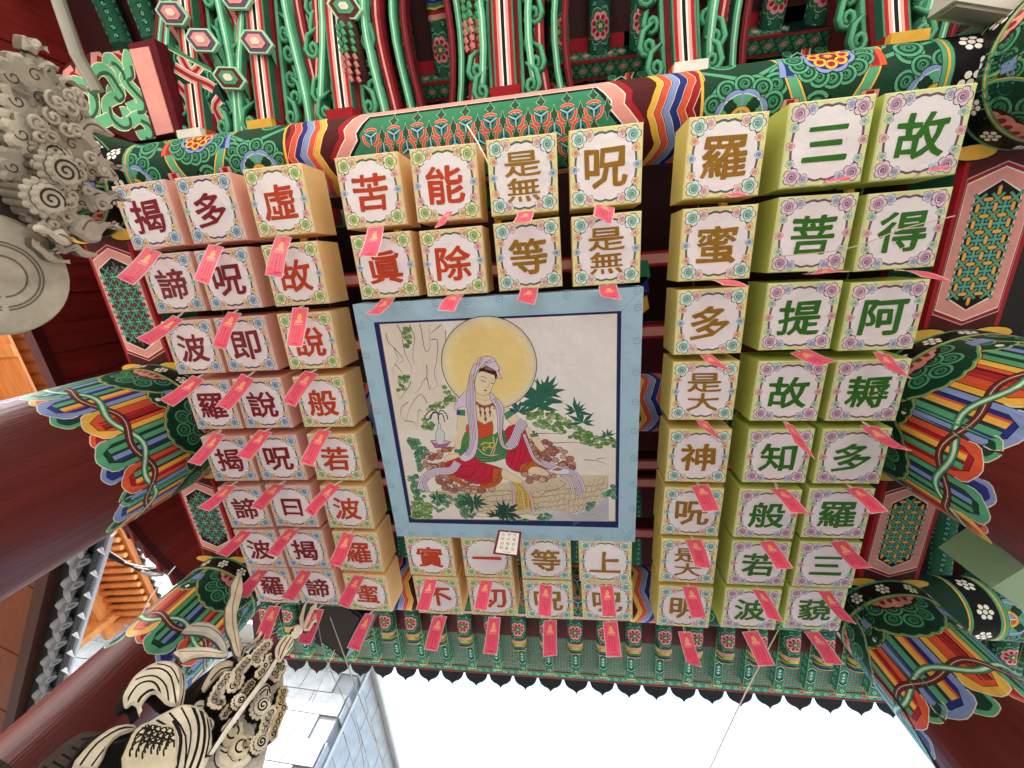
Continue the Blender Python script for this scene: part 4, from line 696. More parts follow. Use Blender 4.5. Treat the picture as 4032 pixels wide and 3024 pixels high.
# ---- columns ----
COLTOP = 1.25
def column_art(r):
    Cc = 2 * math.pi * r; A = Art([(0, 0), (Cc, 0), (Cc, .47), (0, .47)], WOOD)
    K = max(4, round(Cc / .25)); N = 16 if r > .2 else 10; lw = Cc / N
    LC = [(BL, BD), (YEL, ORG), (GL, GD), (ORG, RED), (BL, BD), (GL, GD)]
    SC = [(GL, GD), (BL, BD), (ORG, RED), (YEL, ORG), (GL, GD), (RED, MAR)]
    def end(cx, w, y0, y1, col, line=None, sc=True):
        h = w / 2; L = [(cx - h, y0), (cx - h, y1 - h)]
        if sc:
            for i in range(1, 10):
                a = math.pi - math.pi * i / 10; q = 1.0 + .10 * abs(math.sin(i * math.pi / 3.3)); L.append((cx + h * q * math.cos(a), y1 - h + h * q * math.sin(a)))
        else: L += [(cx - h * .5, y1), (cx + h * .5, y1)]
        L += [(cx + h, y1 - h), (cx + h, y0)]
        A.poly(L, col)
        if line: A.stroke(L[1:-1], .0022, line)
    for i in range(N):      # small tongues showing between the loops
        cx = (i + 1) * lw; c1, c2 = LC[(i + 2) % 6]; e = .405 if i % 2 else .43
        end(cx, lw * .62, .1, e, c1, 'd8d0c0'); end(cx, lw * .40, .1, e - .012, c2, None)
    for i in range(N):
        cx = (i + .5) * lw; c1, c2 = LC[i % 6]; e = .40 if i % 2 else .43; e -= .012
        end(cx, lw * .97, .1, e, c1, 'e0d8c8'); end(cx, lw * .66, .1, e - lw * .20, BLK, None, False); end(cx, lw * .62, .1, e - lw * .22, c2, None, False)
        s1, s2 = SC[(i * 2) % 6], SC[(i * 2 + 3) % 6]
        A.rect(cx - lw * .22, .1, cx - lw * .02, e - lw * .36, s1[0]); A.rect(cx - lw * .07, .1, cx - lw * .02, e - lw * .36, s1[1])
        A.rect(cx + .02 * lw, .1, cx + lw * .22, e - lw * .36, s2[0]); A.rect(cx + lw * .16, .1, cx + lw * .22, e - lw * .36, s2[1])
        for sx in (-.49, .49, 0): A.stroke([(cx + sx * lw, .1), (cx + sx * lw, e - lw * .5)], .0016, BLK)
    def wave(ph, c_out, c_in, hl, full):
        n = N * 6
        L = [(Cc * k / n, .308 + .016 * math.sin(math.pi * N * k / n + ph)) for k in range(n + 1)]
        for i in range(N):
            # over / under: skip alternate crossings
            k0 = i * 6 + (3 if not full else 0); seg = L[k0:k0 + 7]
            if len(seg) < 2: continue
            if full or i % 2 == 0:
                A.stroke(seg, .021, BLK); A.stroke(seg, .0185, c_out); A.stroke(seg, .009, c_in); A.stroke(seg, .0018, hl)
    wave(math.pi, GM, '9fd0ae', W, True); wave(0, '5a2422', '6e3634', 'd8cfc4', True); wave(math.pi, GM, '9fd0ae', W, False)
    # lotus collar
    P = Cc / K; A.rect(0, 0, Cc, .10, GD)
    def lotus(cx, w, y1, big):
        n = 28; L = [(cx - w / 2, .05)]
        for i in range(n + 1):
            t = i / n; x = cx - w / 2 + w * t; y = .09 + (y1 - .09) * math.sin(math.pi * t) ** .62 + .006 * abs(math.sin(t * math.pi * 7)); L.append((x, y))
        L.append((cx + w / 2, .05)); A.poly(L, BLK)
        for k, c in ((.0025, YEL), (.0065, GL), (.015, GD)):
            A.poly([(cx + (x - cx) * (1 - k * 4), .05 + (y - .05) * (1 - k * 4.2)) for x, y in L], c)
        for row, (yy, m) in enumerate(((y1 - .055, 3), (y1 - .095, 4), (y1 - .13, 5))):
            for q in range(m):
                x = cx + (q - (m - 1) / 2) * w * .17; curl(A, (x, yy - .02 * abs(q - (m - 1) / 2)), .027 if big else .020, 1 if q % 2 else -1, q)
    for i in range(K): 
        lotus((i + .0) * P, P * .62, .185, False); lotus((i + 1) * P, P * .62, .185, False) if i == K - 1 else None
    for i in range(K):
        cx = (i + .5) * P; lotus(cx, P * .98, .215, True)
        A.poly(circ((cx, .062), .074, 20, ry=.052), BLK); A.poly(scallop((cx, .062), .072, 10, 4, .1), MAR) if 0 else A.poly(circ((cx, .062), .071, 20, ry=.050), MAR)
        A.poly([(x, .062 + (y - .062) * .72) for x, y in scallop((cx, .062), .066, 10, 4, .12)], PINK)
        for q in (-.034, -.012, .012, .034): A.poly(circ((cx + q, .078), .008, 8, ry=.013), RED)
        A.poly(circ((cx, .062), .024, 12, ry=.016), BLK); A.poly(circ((cx, .062), .022, 12, ry=.014), GL)
        A.outline([(i * P - .02, .098), (i * P + .02, .098), (i * P + .026, .13), (i * P - .026, .13)], .0018, BLK, BL); 
        A.disc(((i + .5) * P + P * .5 - .0, .165), .008, W, 8)
    A.rect(0, 0, Cc, .066, GD); A.rect(0, .0, Cc, .008, GL); A.rect(0, .008, Cc, .060, BLK); A.rect(0, .060, Cc, .064, GL); A.rect(0, .064, Cc, .068, YEL); A.rect(0, .068, Cc, .074, GL)
    nb = round(Cc / .088)
    for i in range(nb): plum(A, ((i + .5) * Cc / nb, .034), .021)
    return A
def cyl_map(r): return lambda u, v: (r * math.cos(u / r), r * math.sin(u / r), -v)
def make_column(r):
    cm = column_art(r).mesh('column_painting', cyl_map(r), grid=(2 * math.pi * r / 44, 0), smooth_=True)
    m = MB(); n = 44; zb = -(COLTOP + EYE / U) ; vs = []; fs = []
    for z in (-.47, zb):
        vs += [(r * math.cos(2 * math.pi * i / n), r * math.sin(2 * math.pi * i / n), z) for i in range(n)]
    fs = [(i, (i + 1) % n, n + (i + 1) % n, n + i) for i in range(n)]; m.add(vs, fs, WOOD)
    vs = [(r * .985 * math.cos(2 * math.pi * i / n), r * .985 * math.sin(2 * math.pi * i / n), z) for z in (0.0, .28) for i in range(n)]
    m.add(vs, fs + [tuple(range(n))], 'GD' if 0 else GD)
    return cm, m.mesh('column', True)
CM, SM = make_column(.25); CF, SF = make_column(.171)
for (x, y, big, rot) in ((GX0, YM, 1, 20), (GX1, YM, 1, 195), (GX0, YF, 0, 0), (GX1, YF, 0, 207), (GX0, YR, 0, 10), (GX1, YR, 0, 170)):
    c = new_obj('column', SM if big else SF, gate, M_LACQ); c.location = (x, y, COLTOP); c.rotation_euler = (0, 0, R_(rot))
    new_obj('column_painting', CM if big else CF, c, M_LACQ)
    # stone footing
    b = MB(); rr = .30 if big else .22
    b.tube([(0, 0, -(COLTOP + EYE / U)), (0, 0, -(COLTOP + EYE / U) + .10)], rr, 'a8a49c', 24, taper=[1.1, .95]); f = b.build('footing', M_STONE, c)
# ---- side beams with lattice panels underneath ----
def lattice(A, x0, x1, y0, y1, a, xc, loz, inside, plus='58a58c', thin=1):
    nx = int((x1 - x0) / a / 2) + 1; ny = int((y1 - y0) / a / 2) + 1; cx, cy = (x0 + x1) / 2, (y0 + y1) / 2; w = a * .30
    def cross(x, y, ang, l, col, line):
        for k in range(2):
            t = ang + k * math.pi / 2; dx, dy = l * math.cos(t), l * math.sin(t); A.stroke([(x - dx, y - dy), (x + dx, y + dy)], w * 1.45, line)
        for k in range(2):
            t = ang + k * math.pi / 2; dx, dy = l * .94 * math.cos(t), l * .94 * math.sin(t); A.stroke([(x - dx, y - dy), (x + dx, y + dy)], w, col)
    def lz(x, y, hor):
        l, h = a * .56, a * .20
        P = [(-l, 0), (-l * .7, h), (l * .7, h), (l, 0), (l * .7, -h), (-l * .7, -h)]
        if not hor: P = [(q, p) for p, q in P]
        A.poly([(x + p * 1.12, y + q * 1.3) for p, q in P], RED if loz == YEL else BLK); A.poly([(x + p, y + q) for p, q in P], loz)
    for j in range(-ny, ny + 1):
        for i in range(-nx, nx + 1):
            x, y = cx + i * a, cy + j * a
            if not inside(x, y): continue
            if i % 2 == 0 and j % 2 == 0: cross(x, y, math.pi / 4, a * 1.0, xc, '173a3a')
            elif i % 2 and j % 2: cross(x, y, 0, a * .8, plus, BD if loz == YEL else '173a3a')
    for j in range(-ny, ny + 1):
        for i in range(-nx, nx + 1):
            x, y = cx + i * a, cy + j * a
            if inside(x, y) and (i + j) % 2: lz(x, y, i % 2 != 0)
def side_beam(xc, y0, y1, loz, w=.083, q=.029):
    L = y1 - y0; A = Art([(-w, 0), (w, 0), (w, L), (-w, L)], MAR)
    def hx_(a, t, tip=.035): return [(-a, t + tip), (-a * .55, t + tip * .55), (0, t), (a * .55, t + tip * .55), (a, t + tip), (a, L - t - tip), (a * .55, L - t - tip * .55), (0, L - t), (-a * .55, L - t - tip * .55), (-a, L - t - tip)]
    for s in (-1, 1):
        for e in (0, L):
            sg = 1 if e == 0 else -1; A.poly(circ((s * w, e + sg * .004), .055, 14, ry=.02), BLK); A.poly(circ((s * w, e + sg * .002), .052, 14, ry=.018), YEL)
    A.poly(hx_(w, .028), 'c9a49a'); A.poly(hx_(w - .001, .031), RED); A.poly(hx_(w - .004, .040), W); A.poly(hx_(w - .0055, .043), PINK); A.poly(hx_(w - q, .070), W); A.poly(hx_(w - q - .002, .073), BLK)
    q += .006
    def inside(x, y): return abs(x) < w - q and .088 + abs(x) * .55 < y < L - .088 - abs(x) * .55
    lattice(A, -w, w, 0, L, .0205, '5aa07e' if loz == YEL else '4a8a72', loz, inside)
    o = empty('side_beam', (xc, y0, COLTOP)); o.parent = gate
    A.build('underside_painting', lambda x, y: (x, y, 0), M_PAINT, o)
    m = MB(); m.box((-w, 0, .001), (w, L, .20), '2b5a44')
    for s in (-1, 1):
        x0, x1 = sorted((s * w, s * (w + .012)))
        m.box((x0, 0, .001), (x1, L, .022), RED); m.box((x0, 0, .022), (x1, L, .17), '245540'); m.box((x0, 0, .17), (x1, L, .2), MAR)
    m.build('timber', M_PAINT, o); return o
for xc, lz_ in ((GX0 + .005, '7a2c3c'), (GX1 - .012, YEL)):
    side_beam(xc, YR + .165, YM - .235, lz_, q=.029 if lz_ == YEL else .014); side_beam(xc, YM + .235, YF - .155, lz_, q=.029 if lz_ == YEL else .014)
# infill above the side beams, ceiling joists and boards over the lanterns
m = MB(); 
for x in (GX0, GX1): MB().box((x - .04, YR, 1.46), (x + .04, YF, 2.2), '2a1214').build('side_wall', M_DULL, gate)
def joist(y, z, w=.03, h=.07):
    m = MB(); m.box((GX0 + .1, y - w, z), (GX1 - .1, y + w, z + h), '4a1618'); m.box((GX0 + .1, y - w * .55, z - .002), (GX1 - .1, y + w * .55, z), PINK); m.box((GX0 + .1, y - w * .85, z - .001), (GX1 - .1, y + w * .85, z + .0005), 'a82630')
    m.build('joist', M_PAINT, gate)
for y, z in ((.285, 1.5), (1.15, 1.42), (.02, 1.55), (.86, 1.5)): joist(y, z)
def bracket_cluster(x, y, z, s):
    """inner ends of the bracket sets seen dimly between the lanterns"""
    m = MB(); 
    for i, c in enumerate((GM, BD, '7a1c24', GL)):
        m.box((x - .05 - .02 * i, y - .03, z + .05 * i), (x + .05 + .02 * i, y + .03, z + .05 * i + .04), c)
    m.tube([(x, y - .12, z), (x, y - .05, z - .03), (x, y + .02, z + .02), (x, y + .1, z - .01)], .02, YEL, 6, taper=[.5, 1, 1, .6])
    m.build('bracket', M_PAINT, gate)
for i in range(7):
    x = GX0 + .25 + i * .375; bracket_cluster(x, YR + .13, 1.45, 1); bracket_cluster(x, YF - .14, 1.47, -1)
# bracket cluster visible right of the painting
for y_, c in ((.02, GM), (.07, BD), (.12, YEL)):
    m = MB(); m.prism([(-.04, 0), (.04, 0), (.05, .05), (0, .09), (-.05, .05)], lambda a, b: (.235 + a, y_ + b, 1.30), lambda a, b: (.235 + a, y_ + b, 1.36), c); m.build('bracket', M_PAINT, gate)
# ---- rafters ----
RR = .042; SP = .157
def rafter_art(L, fl, vb, dirn):
    """u along the rafter, flower centre fl, band centre vb, dirn = side of the band away from the wall"""
    V = math.pi * RR; A = Art([(0, -V), (L, -V), (L, V), (0, V)], '2a5f4a')
    rr = random.Random(2)
    for i in range(int(L / .026)):
        for j in range(6):
            x, y = i * .026 + (.013 if j % 2 else 0), -V + (j + .5) * V / 3
            if 0 < x < L: A.poly(circ((x, y), .012, 7, ry=.010), '173d30'); A.stroke(spiral((x, y), .008, 1.1, i + j, 1, 6), .0035, '74bf9c')
    c = (fl, 0)
    A.poly(scallop(c, .058, 8, 5, .2), '79b894'); A.poly(scallop(c, .054, 8, 5, .2), BLK); A.poly(scallop(c, .052, 8, 5, .2), '2b6a50')
    for i in range(8):
        a = 2 * math.pi * i / 8 + .39; p = (c[0] + .029 * math.cos(a), c[1] + .029 * math.sin(a)); A.disc(p, .0155, BLK, 10)
        A.disc(p, .0148, 'e39aa0', 10)
    for i in range(8):
        a = 2 * math.pi * i / 8 + .39; p = (c[0] + .026 * math.cos(a), c[1] + .026 * math.sin(a)); A.poly(circ(p, .0078, 8), 'a3222c')
    A.disc(c, .0185, BLK, 16); A.disc(c, .017, GL, 16)
    for i in range(8):
        a = 2 * math.pi * i / 8; A.disc((c[0] + .0115 * math.cos(a), c[1] + .0115 * math.sin(a)), .0036, GD, 6)
    A.disc(c, .0065, YEL, 10)
    for k, (w, col) in enumerate(((0, PINK), (.016, RED), (.026, GD), (.030, YEL), (.036, GM), (.048, BD), (.058, YEL), (.062, GD))):
        a0 = vb + dirn * w
        P = [(a0 + dirn * .022 * (abs(y) / V) * (1 if k < 3 else 1.6), y) for y in [-V + 2 * V * t / 8 for t in range(9)]]
        far = vb + dirn * (.062 + .03 + .006)
        A.poly(P + [(far, V), (far, -V)], col)
    return A
RAFP = [(-.52, 1.915), (-2.2, 1.625)]      # rear rafter line (y, z)
def rafter(y0, z0, y1, z1, fl, vb, dirn):
    L = math.hypot(y1 - y0, z1 - z0); e = ((y1 - y0) / L, (z1 - z0) / L); n = (-e[1], e[0])
    if n[1] > 0: n = (-n[0], -n[1])
    def f(u, v):
        a = v / RR; q = -RR * math.cos(a)
        return (RR * math.sin(a), e[0] * u + n[0] * -q, e[1] * u + n[1] * -q)
    me = rafter_art(L, fl, vb, dirn).mesh('rafter', f, grid=(0, .022), smooth_=True)
    # end cap
    return me, (y0, z0)
RB, pb = rafter(-.52, 1.915, -2.2, 1.625, .325, .415, 1)
LF_ = math.hypot(1.03, .17); RFm, pf = rafter(1.0, 1.77, 2.03, 1.60, LF_ - .092, LF_ - .022, 1)
nx0 = int((-2.05 - XC) / SP); nx1 = int((2.45 - XC) / SP)
for i in range(nx0, nx1 + 1):
    x = XC + (i + .5) * SP
    o = new_obj('rafter', RB, gate, M_PAINT); o.location = (x, *pb)
    o = new_obj('rafter', RFm, gate, M_PAINT); o.location = (x, *pf)
    m = MB(); m.tube([(x, 2.026, 1.6015), (x, 2.04, 1.599)], RR * 1.02, 'b9c060', 16); m.build('rafter_end', M_PAINT, gate)
# roof boards between the rafters
m = MB()
def slab(pts, x0, x1, th, col, m):
    for (a, b) in zip(pts[:-1], pts[1:]):
        m.obox((x0, a[0], a[1]), (x1 - x0, 0, 0), (0, b[0] - a[0], b[1] - a[1]), (0, 0, th), col)
slab([(.5, 2.75), (-.52, 1.965), (-2.25, 1.665)], -2.15, 2.55, .03, '3c1114', m); m.build('roof_boards', M_DULL, gate)
m = MB(); slab([(.5, 2.75), (1.0, 1.83), (2.08, 1.655)], -2.15, 2.55, .03, '5e1a22', m); m.build('roof_boards', M_DULL, gate)
m = MB(); m.box((-2.2, -.6, 2.8), (2.6, 1.3, 2.85), '39393c'); m.build('roof_ridge', M_TILE, gate)
# square flying rafters with painted undersides, lattice boards between, fascia and tiles
BW = .0235; BY0, BY1 = 1.90, 2.345; BZ0, BZ1 = 1.668, 1.634; BH = .052
def buyeon_art():
    L = math.hypot(BY1 - BY0, BZ1 - BZ0); w = BW; h = BH; A = Art([(0, -w - h), (L, -w - h), (L, w + h), (0, w + h)], '3d7f68')
    for j in range(9):
        for s in (-1, 1): A.stroke(spiral((.03 + j * .05, s * (w + h * .5)), .018, 1.2, j, s, 8), .006, '8cc8a8')
    for k in range(6):
        x = L - .19 - .018 * k; A.stroke([(x - .012, -w), (x, 0), (x - .012, w)], .006, '8cc8a8' if k % 2 else '1c3a5c')
    for s in (-1, 1): A.rect(0, s * w - .0016, L, s * w + .0016, 'c8c070')
    cx = L - .115
    for q, c in ((.062, '1c3a5c'), (.057, '8cc8a8'), (.050, '142020'), (.040, '3d8a70')):
        A.poly([(cx - q, 0), (cx - q + .014, -w * q * 16), (cx + q - .014, -w * q * 16), (cx + q, 0), (cx + q - .014, w * q * 16), (cx - q + .014, w * q * 16)], c)
    for t in (-.02, 0, .02): A.disc((cx + t, 0), .006, 'cfe0d0', 6)
    A.stroke(spiral((L - .03, 0), .014, 1, 0, 1, 8), .005, '9fd0b4'); A.rect(L - .008, -w - h, L, w + h, 'c9cf86')
    return A
Lb = math.hypot(BY1 - BY0, BZ1 - BZ0); eb = ((BY1 - BY0) / Lb, (BZ1 - BZ0) / Lb)
def bmap(u, v):
    w, h = BW, BH; x = max(-w, min(w, v)); z = max(0, abs(v) - w)
    return (x, eb[0] * u, eb[1] * u + z)
BM = buyeon_art().mesh('flying_rafter', bmap)
mm = MB(); mm.add([(-BW, eb[0] * Lb, eb[1] * Lb), (BW, eb[0] * Lb, eb[1] * Lb), (BW, eb[0] * Lb, eb[1] * Lb + BH), (-BW, eb[0] * Lb, eb[1] * Lb + BH)], [(0, 1, 2, 3)], 'd6dc9a'); BE = mm.mesh('rafter_face')
def latt_board():
    w = SP / 2 - .004; A = Art([(-w, 0), (w, 0), (w, .34), (-w, .34)], '143026')
    a = .0175
    lattice(A, -w, w, 0, .34, a, '5aae90', 'c9707a', lambda x, y: abs(x) < w - .004 and .006 < y < .335, plus='5aae90')
    return A.mesh('lattice_board', lambda x, y: (x, y, 0))
LBM = latt_board()
def fascia_art():
    w = SP / 2; A = Art([(-w, 0), (w, 0), (w, .05), (-w, .05)], '3f8a6c'); A.rect(-w, 0, w, .006, '7a1c28'); A.rect(-w, .044, w, .05, '7a1c28')
    for x in (-w, w): A.poly(scallop((x, .025), .018, 4, 5, .25), 'e09a9c'); A.disc((x, .025), .006, '4a8a70', 6)
    for x in (-.045, .045, 0): A.stroke(spiral((x, .025), .014, 1.2, 0, 1, 8), .004, '9ad0b0')
    return A.mesh('fascia', lambda x, y: (x, y, -y * .05))
FAM = fascia_art()
def tile_mesh():
    m = MB(); n = 8; r = SP * .30; vs = []; L = .5
    for y in (0, -L):
        for i in range(n + 1): a = math.pi * i / n; vs.append((r * math.cos(a), y, r * math.sin(a) + (y * -.25)))
    m.add(vs, [(i, i + 1, n + 2 + i, n + 1 + i) for i in range(n)], '2e2f33'); m.add([(r * math.cos(math.pi * i / n), 0.001, r * math.sin(math.pi * i / n)) for i in range(n + 1)], [tuple(range(n + 1))], '3a3b3f')
    return m.mesh('roof_tile')
def drip_mesh():
    m = MB(); w = SP / 2 * .98
    P = [(-w, .010), (-w * .92, -.012), (-w * .80, -.030), (-w * .55, -.044), (-w * .3, -.050), (-w * .12, -.058), (0, -.070), (w * .12, -.058), (w * .3, -.050), (w * .55, -.044), (w * .80, -.030), (w * .92, -.012), (w, .010), (w, .03), (0, .012), (-w, .03)]
    m.prism(P, lambda a, b: (a, .0 - b * .9, b * .55), lambda a, b: (a, -.012 - b * .9, b * .55), '232428'); 
    Q = [(-w, .03), (0, .0), (w, .03)]
    for (a, b) in zip(Q[:-1], Q[1:]): m.obox((a[0], -.5, a[1] + .125), (b[0] - a[0], 0, b[1] - a[1]), (0, .5, -.125), (0, 0, .01), '232428')
    return m.mesh('drip_tile')
TLM = tile_mesh(); DRM = drip_mesh()
for i in range(nx0, nx1 + 1):
    x = XC + (i + .5) * SP
    o = new_obj('flying_rafter', BM, gate, M_PAINT); o.location = (x, BY0, BZ0); f = new_obj('rafter_face', BE, o, M_PAINT); f.location = (0, .0008, 0)
    o = new_obj('lattice_board', LBM, gate, M_PAINT); o.location = (x + SP / 2, 2.055, 1.706); o.rotation_euler = (R_(-4), 0, 0)
    o = new_obj('fascia', FAM, gate, M_PAINT); o.location = (x + SP / 2, 2.385, 1.680)
    o = new_obj('drip_tile', DRM, gate, M_TILE); o.location = (x, 2.475, 1.700)
    o = new_obj('roof_tile', TLM, gate, M_TILE); o.location = (x + SP / 2, 2.47, 1.722)
m = MB(); slab([(1.7, 1.87), (2.44, 1.70)], -2.15, 2.55, .02, '5a1c22', m); m.build('roof_boards', M_DULL, gate)
m = MB(); slab([(.5, 2.9), (1.0, 2.05), (2.40, 1.75)], -2.2, 2.6, .05, '2c2d30', m); slab([(.5, 2.9), (-.6, 2.1), (-2.4, 1.75)], -2.2, 2.6, .05, '2c2d30', m); m.build('roof_tiles_bed', M_TILE, gate)
m = MB(); m.box((-2.15, 2.435, 1.682), (2.55, 2.452, 1.702), '6a2226'); m.build('eave_lath', M_DULL, gate)
# ---- bracket tier over the rear beam ----
def dots_art(w):
    A = Art([(0, 0), (w, 0), (w, .082), (0, .082)], RED); A.rect(0, .010, w, .072, '1d4a38')
    n = max(1, round(w / .047))
    for i in range(n + 1):
        for j in (0, 1):
            c = ((i + (.5 if j else 0)) * w / n, .041)
            if j: 
                A.poly([(c[0] - .020, c[1]), (c[0], c[1] + .029), (c[0] + .020, c[1]), (c[0], c[1] - .029)], GL); A.poly([(c[0] - .0165, c[1]), (c[0], c[1] + .024), (c[0] + .0165, c[1]), (c[0], c[1] - .024)], '2f7a5c'); A.disc(c, .0105, PINK, 10); A.disc(c, .0062, 'b02030', 8); A.disc(c, .003, W, 6)
            else:
                for s in (-1, 1): A.disc((c[0], c[1] + s * .018), .009, GM, 8)
    A.rect(0, 0, w, .009, RED); A.rect(0, .073, w, .082, RED)
    return A
def cloudend_art(s):
    """green scroll bracket plate with a red and orange chevron"""
    A = Art([(0, 0), (.17, 0), (.17, .10), (0, .10)], GD)
    for i in range(3):
        for j in range(3): curl(A, (.018 + .026 * i if i < 2 else .15, .02 + j * .032), .016, 1, i + j)
    for k, (q, c) in enumerate(((.062, BLK), (.065, '9fd0ae'), (.070, RED), (.082, ORG), (.093, 'e6c0a8'), (.096, GD))):
        A.poly([(q, 0), (q + .014, .03), (q, .05), (q + .014, .07), (q, .10), (q + .04, .10), (q + .04, 0)], c)
    A.poly([(.115, .012), (.145, .03), (.145, .07), (.115, .088), (.10, .07), (.10, .03)], '9fd0ae'); A.poly([(.116, .018), (.140, .034), (.140, .066), (.116, .082), (.104, .066), (.104, .034)], BLK); curl(A, (.122, .05), .018)
    return A
TY, TZ = -.72, 1.80
CE = cloudend_art(1).mesh('scroll_plate', lambda x, y: (x, -y * .95, y * .9)); 
SX = [-1.30, -1.02, -.72, -.155, .41, .99, 1.56]      # bracket set positions
for a, b in zip(SX[:-1], SX[1:]):
    g0, g1 = a + .17, b - .17
    if g1 - g0 < .05: continue
    o = empty('purlin', (g0, TY, TZ)); o.parent = gate
    dots_art(g1 - g0).build('purlin_painting', lambda x, y: (x, -.06 + (.082 - y) * -.9 + .06, (.082 - y) * 1.15), M_PAINT, o)
    m = MB(); m.obox((-.3, .002, .004), (g1 - g0 + .6, 0, 0), (0, -.075, .095), (0, .01, .01), '17382c'); m.box((-.3, -.12, .10), (g1 - g0 + .3, -.07, .13), 'a32430'); m.build('timber', M_PAINT, o)
    dots_art(g1 - g0 + .34).build('purlin_painting', lambda x, y: (x - .17, .10 + (y - .082) * .5, -.10 - (.082 - y) * .6), M_DULL, o)
for x in SX:
    for s in (-1, 1):
        o = new_obj('scroll_plate', CE, gate, M_PAINT); o.location = (x + s * .07, TY + .085, TZ - .05); o.scale = (s * 1.15, 1.15, 1.15)
        o = new_obj('scroll_plate', CE, gate, M_PAINT); o.location = (x + s * .06, TY + .18, TZ - .19); o.scale = (s * .95, .9, .9)
        # dark curved bracket arm below
        m = MB(); P = smooth([(0, 0), (.05, -.022), (.12, -.026), (.19, -.004), (.215, .025), (.14, .022), (.06, .03), (0, .04)], 3, True)
        m.prism(P, lambda a, b: (x + s * (a + .03), TY + .24, TZ - .135 + b), lambda a, b: (x + s * (a + .03), TY + .18, TZ - .135 + b), '0f2a24'); m.build('bracket_arm', M_DULL, gate)
# striped rib under every bracket set, with end block and carved sides
def rib_art(L):
    A = Art([(0, -.036), (L, -.036), (L, .036), (0, .036)], '3e1416')
    for y, c in ((-.036, GM), (-.031, RED), (-.020, PINK), (-.011, W), (-.0055, BLK), (.0055, W), (.011, PINK), (.020, RED), (.031, GM)):
        A.rect(0, y, L, .036, c)
    return A
for i, x in enumerate(SX):
    y0, z0, y1, z1 = -.46, 1.45, -1.25, 1.62
    L = math.hypot(y1 - y0, z1 - z0); e = ((y1 - y0) / L, (z1 - z0) / L); sway = .03 if x < -.5 else 0
    def f(u, v, e=e, x=x, L=L): 
        b = -.05 * math.sin(math.pi * u / L) * (1 if x < -.2 else .25)
        return (x + v + b * .6, y0 + e[0] * u, z0 + e[1] * u + .03 * math.sin(math.pi * u / L))
    rib = empty('bracket_rib', (0, 0, 0)); rib.parent = gate
    rib_art(L).build('rib_painting', f, M_PAINT, rib, grid=(.08, 0))
    m = MB(); N = 10
    for k in range(N):
        a, b = f(L * k / N, 0), f(L * (k + 1) / N, 0)
        m.obox((a[0] - .036, a[1], a[2] + .001), (.072, 0, 0), (b[0] - a[0], b[1] - a[1], b[2] - a[2]), (0, 0, .10), '2d5f4a')
        # layered carved wings at both sides
        for s in (-1, 1):
            m.obox((a[0] + s * .036, a[1], a[2] + .03), (s * .012, 0, 0), (b[0] - a[0], b[1] - a[1], b[2] - a[2]), (0, 0, .04), '7a1c24')
            m.obox((a[0] + s * .048, a[1], a[2] + .045), (s * .012, 0, 0), (b[0] - a[0], b[1] - a[1], b[2] - a[2]), (0, 0, .05), '5fae86')
            m.obox((a[0] + s * .060, a[1], a[2] + .07), (s * .016, 0, 0), (b[0] - a[0], b[1] - a[1], b[2] - a[2]), (0, 0, .10), '4c1a1c')
    for s in ((1, -1) if i < 4 else (1,)):
        for (dx, wd, dz, c1, c2) in ((.105, .022, .05, '5aa680', 'b8dcc4'), (.140, .030, .075, '7a1c24', PINK), (.190, .020, .095, '4c9470', 'a8d4b8'), (.225, .022, .11, '5a161c', '8c2a30')):
            for k in range(N):
                f0, f1 = k / N, (k + 1) / N; g = lambda q: (x + s * (dx + .03 * math.sin(q * 5 + i)), y0 + e[0] * L * q, z0 + e[1] * L * q + dz - .02 * math.sin(q * 4))
                a, b = g(f0), g(f1); v_ = (b[0] - a[0], b[1] - a[1], b[2] - a[2])
                m.obox((a[0] - wd / 2, a[1], a[2]), (wd, 0, 0), v_, (0, 0, .05), c1); m.obox((a[0] - wd * .12, a[1], a[2] - .0015), (wd * .24, 0, 0), v_, (0, 0, .002), c2)
    m.build('timber', M_PAINT, rib)
    ct, cb = [('e8e4da', ORG), (YEL, RED), (BL, BD), (RED, RED)][i % 4] if i not in (2,) else (RED, RED)
    m = MB(); a = f(.05, 0); m.box((a[0] - .048, a[1] - .03, a[2] - .035), (a[0] + .048, a[1] + .03, a[2] + .02), ct); m.box((a[0] - .050, a[1] - .032, a[2] - .012), (a[0] + .050, a[1] + .032, a[2] + .03), cb); m.build('end_block', M_PAINT, rib)
    # scroll carving beside the rib: green tendrils
    for s in (-1, 1):
        m = MB(); rr = random.Random(i * 2 + s)
        for k in range(9):
            u = .10 + k * .075; a = f(u, 0)
            cx, cy, cz = a[0] + s * (.085 + .018 * (k % 2)), a[1], a[2] + .02 + .012 * (k % 3)
            P = [(cx + s * (.026 - .026 * t / 12) * math.cos(t * .75) , cy + (.030 - .026 * t / 12) * math.sin(t * .75), cz + .001 * t) for t in range(13)]
            P = [(cx - s * .02, cy - .075, cz + .03), (cx + s * .015, cy - .045, cz + .01)] + P
            m.tube(P, .0075, GL, 8, taper=[.5] + [1] * 12 + [.9, .7])
            m.tube([(p[0], p[1], p[2] + .006) for p in P], .0115, '2c5a42', 8, taper=[.5] + [1] * 12 + [.9, .7])
        m.build('scroll_carving', M_PAINT, rib, True)
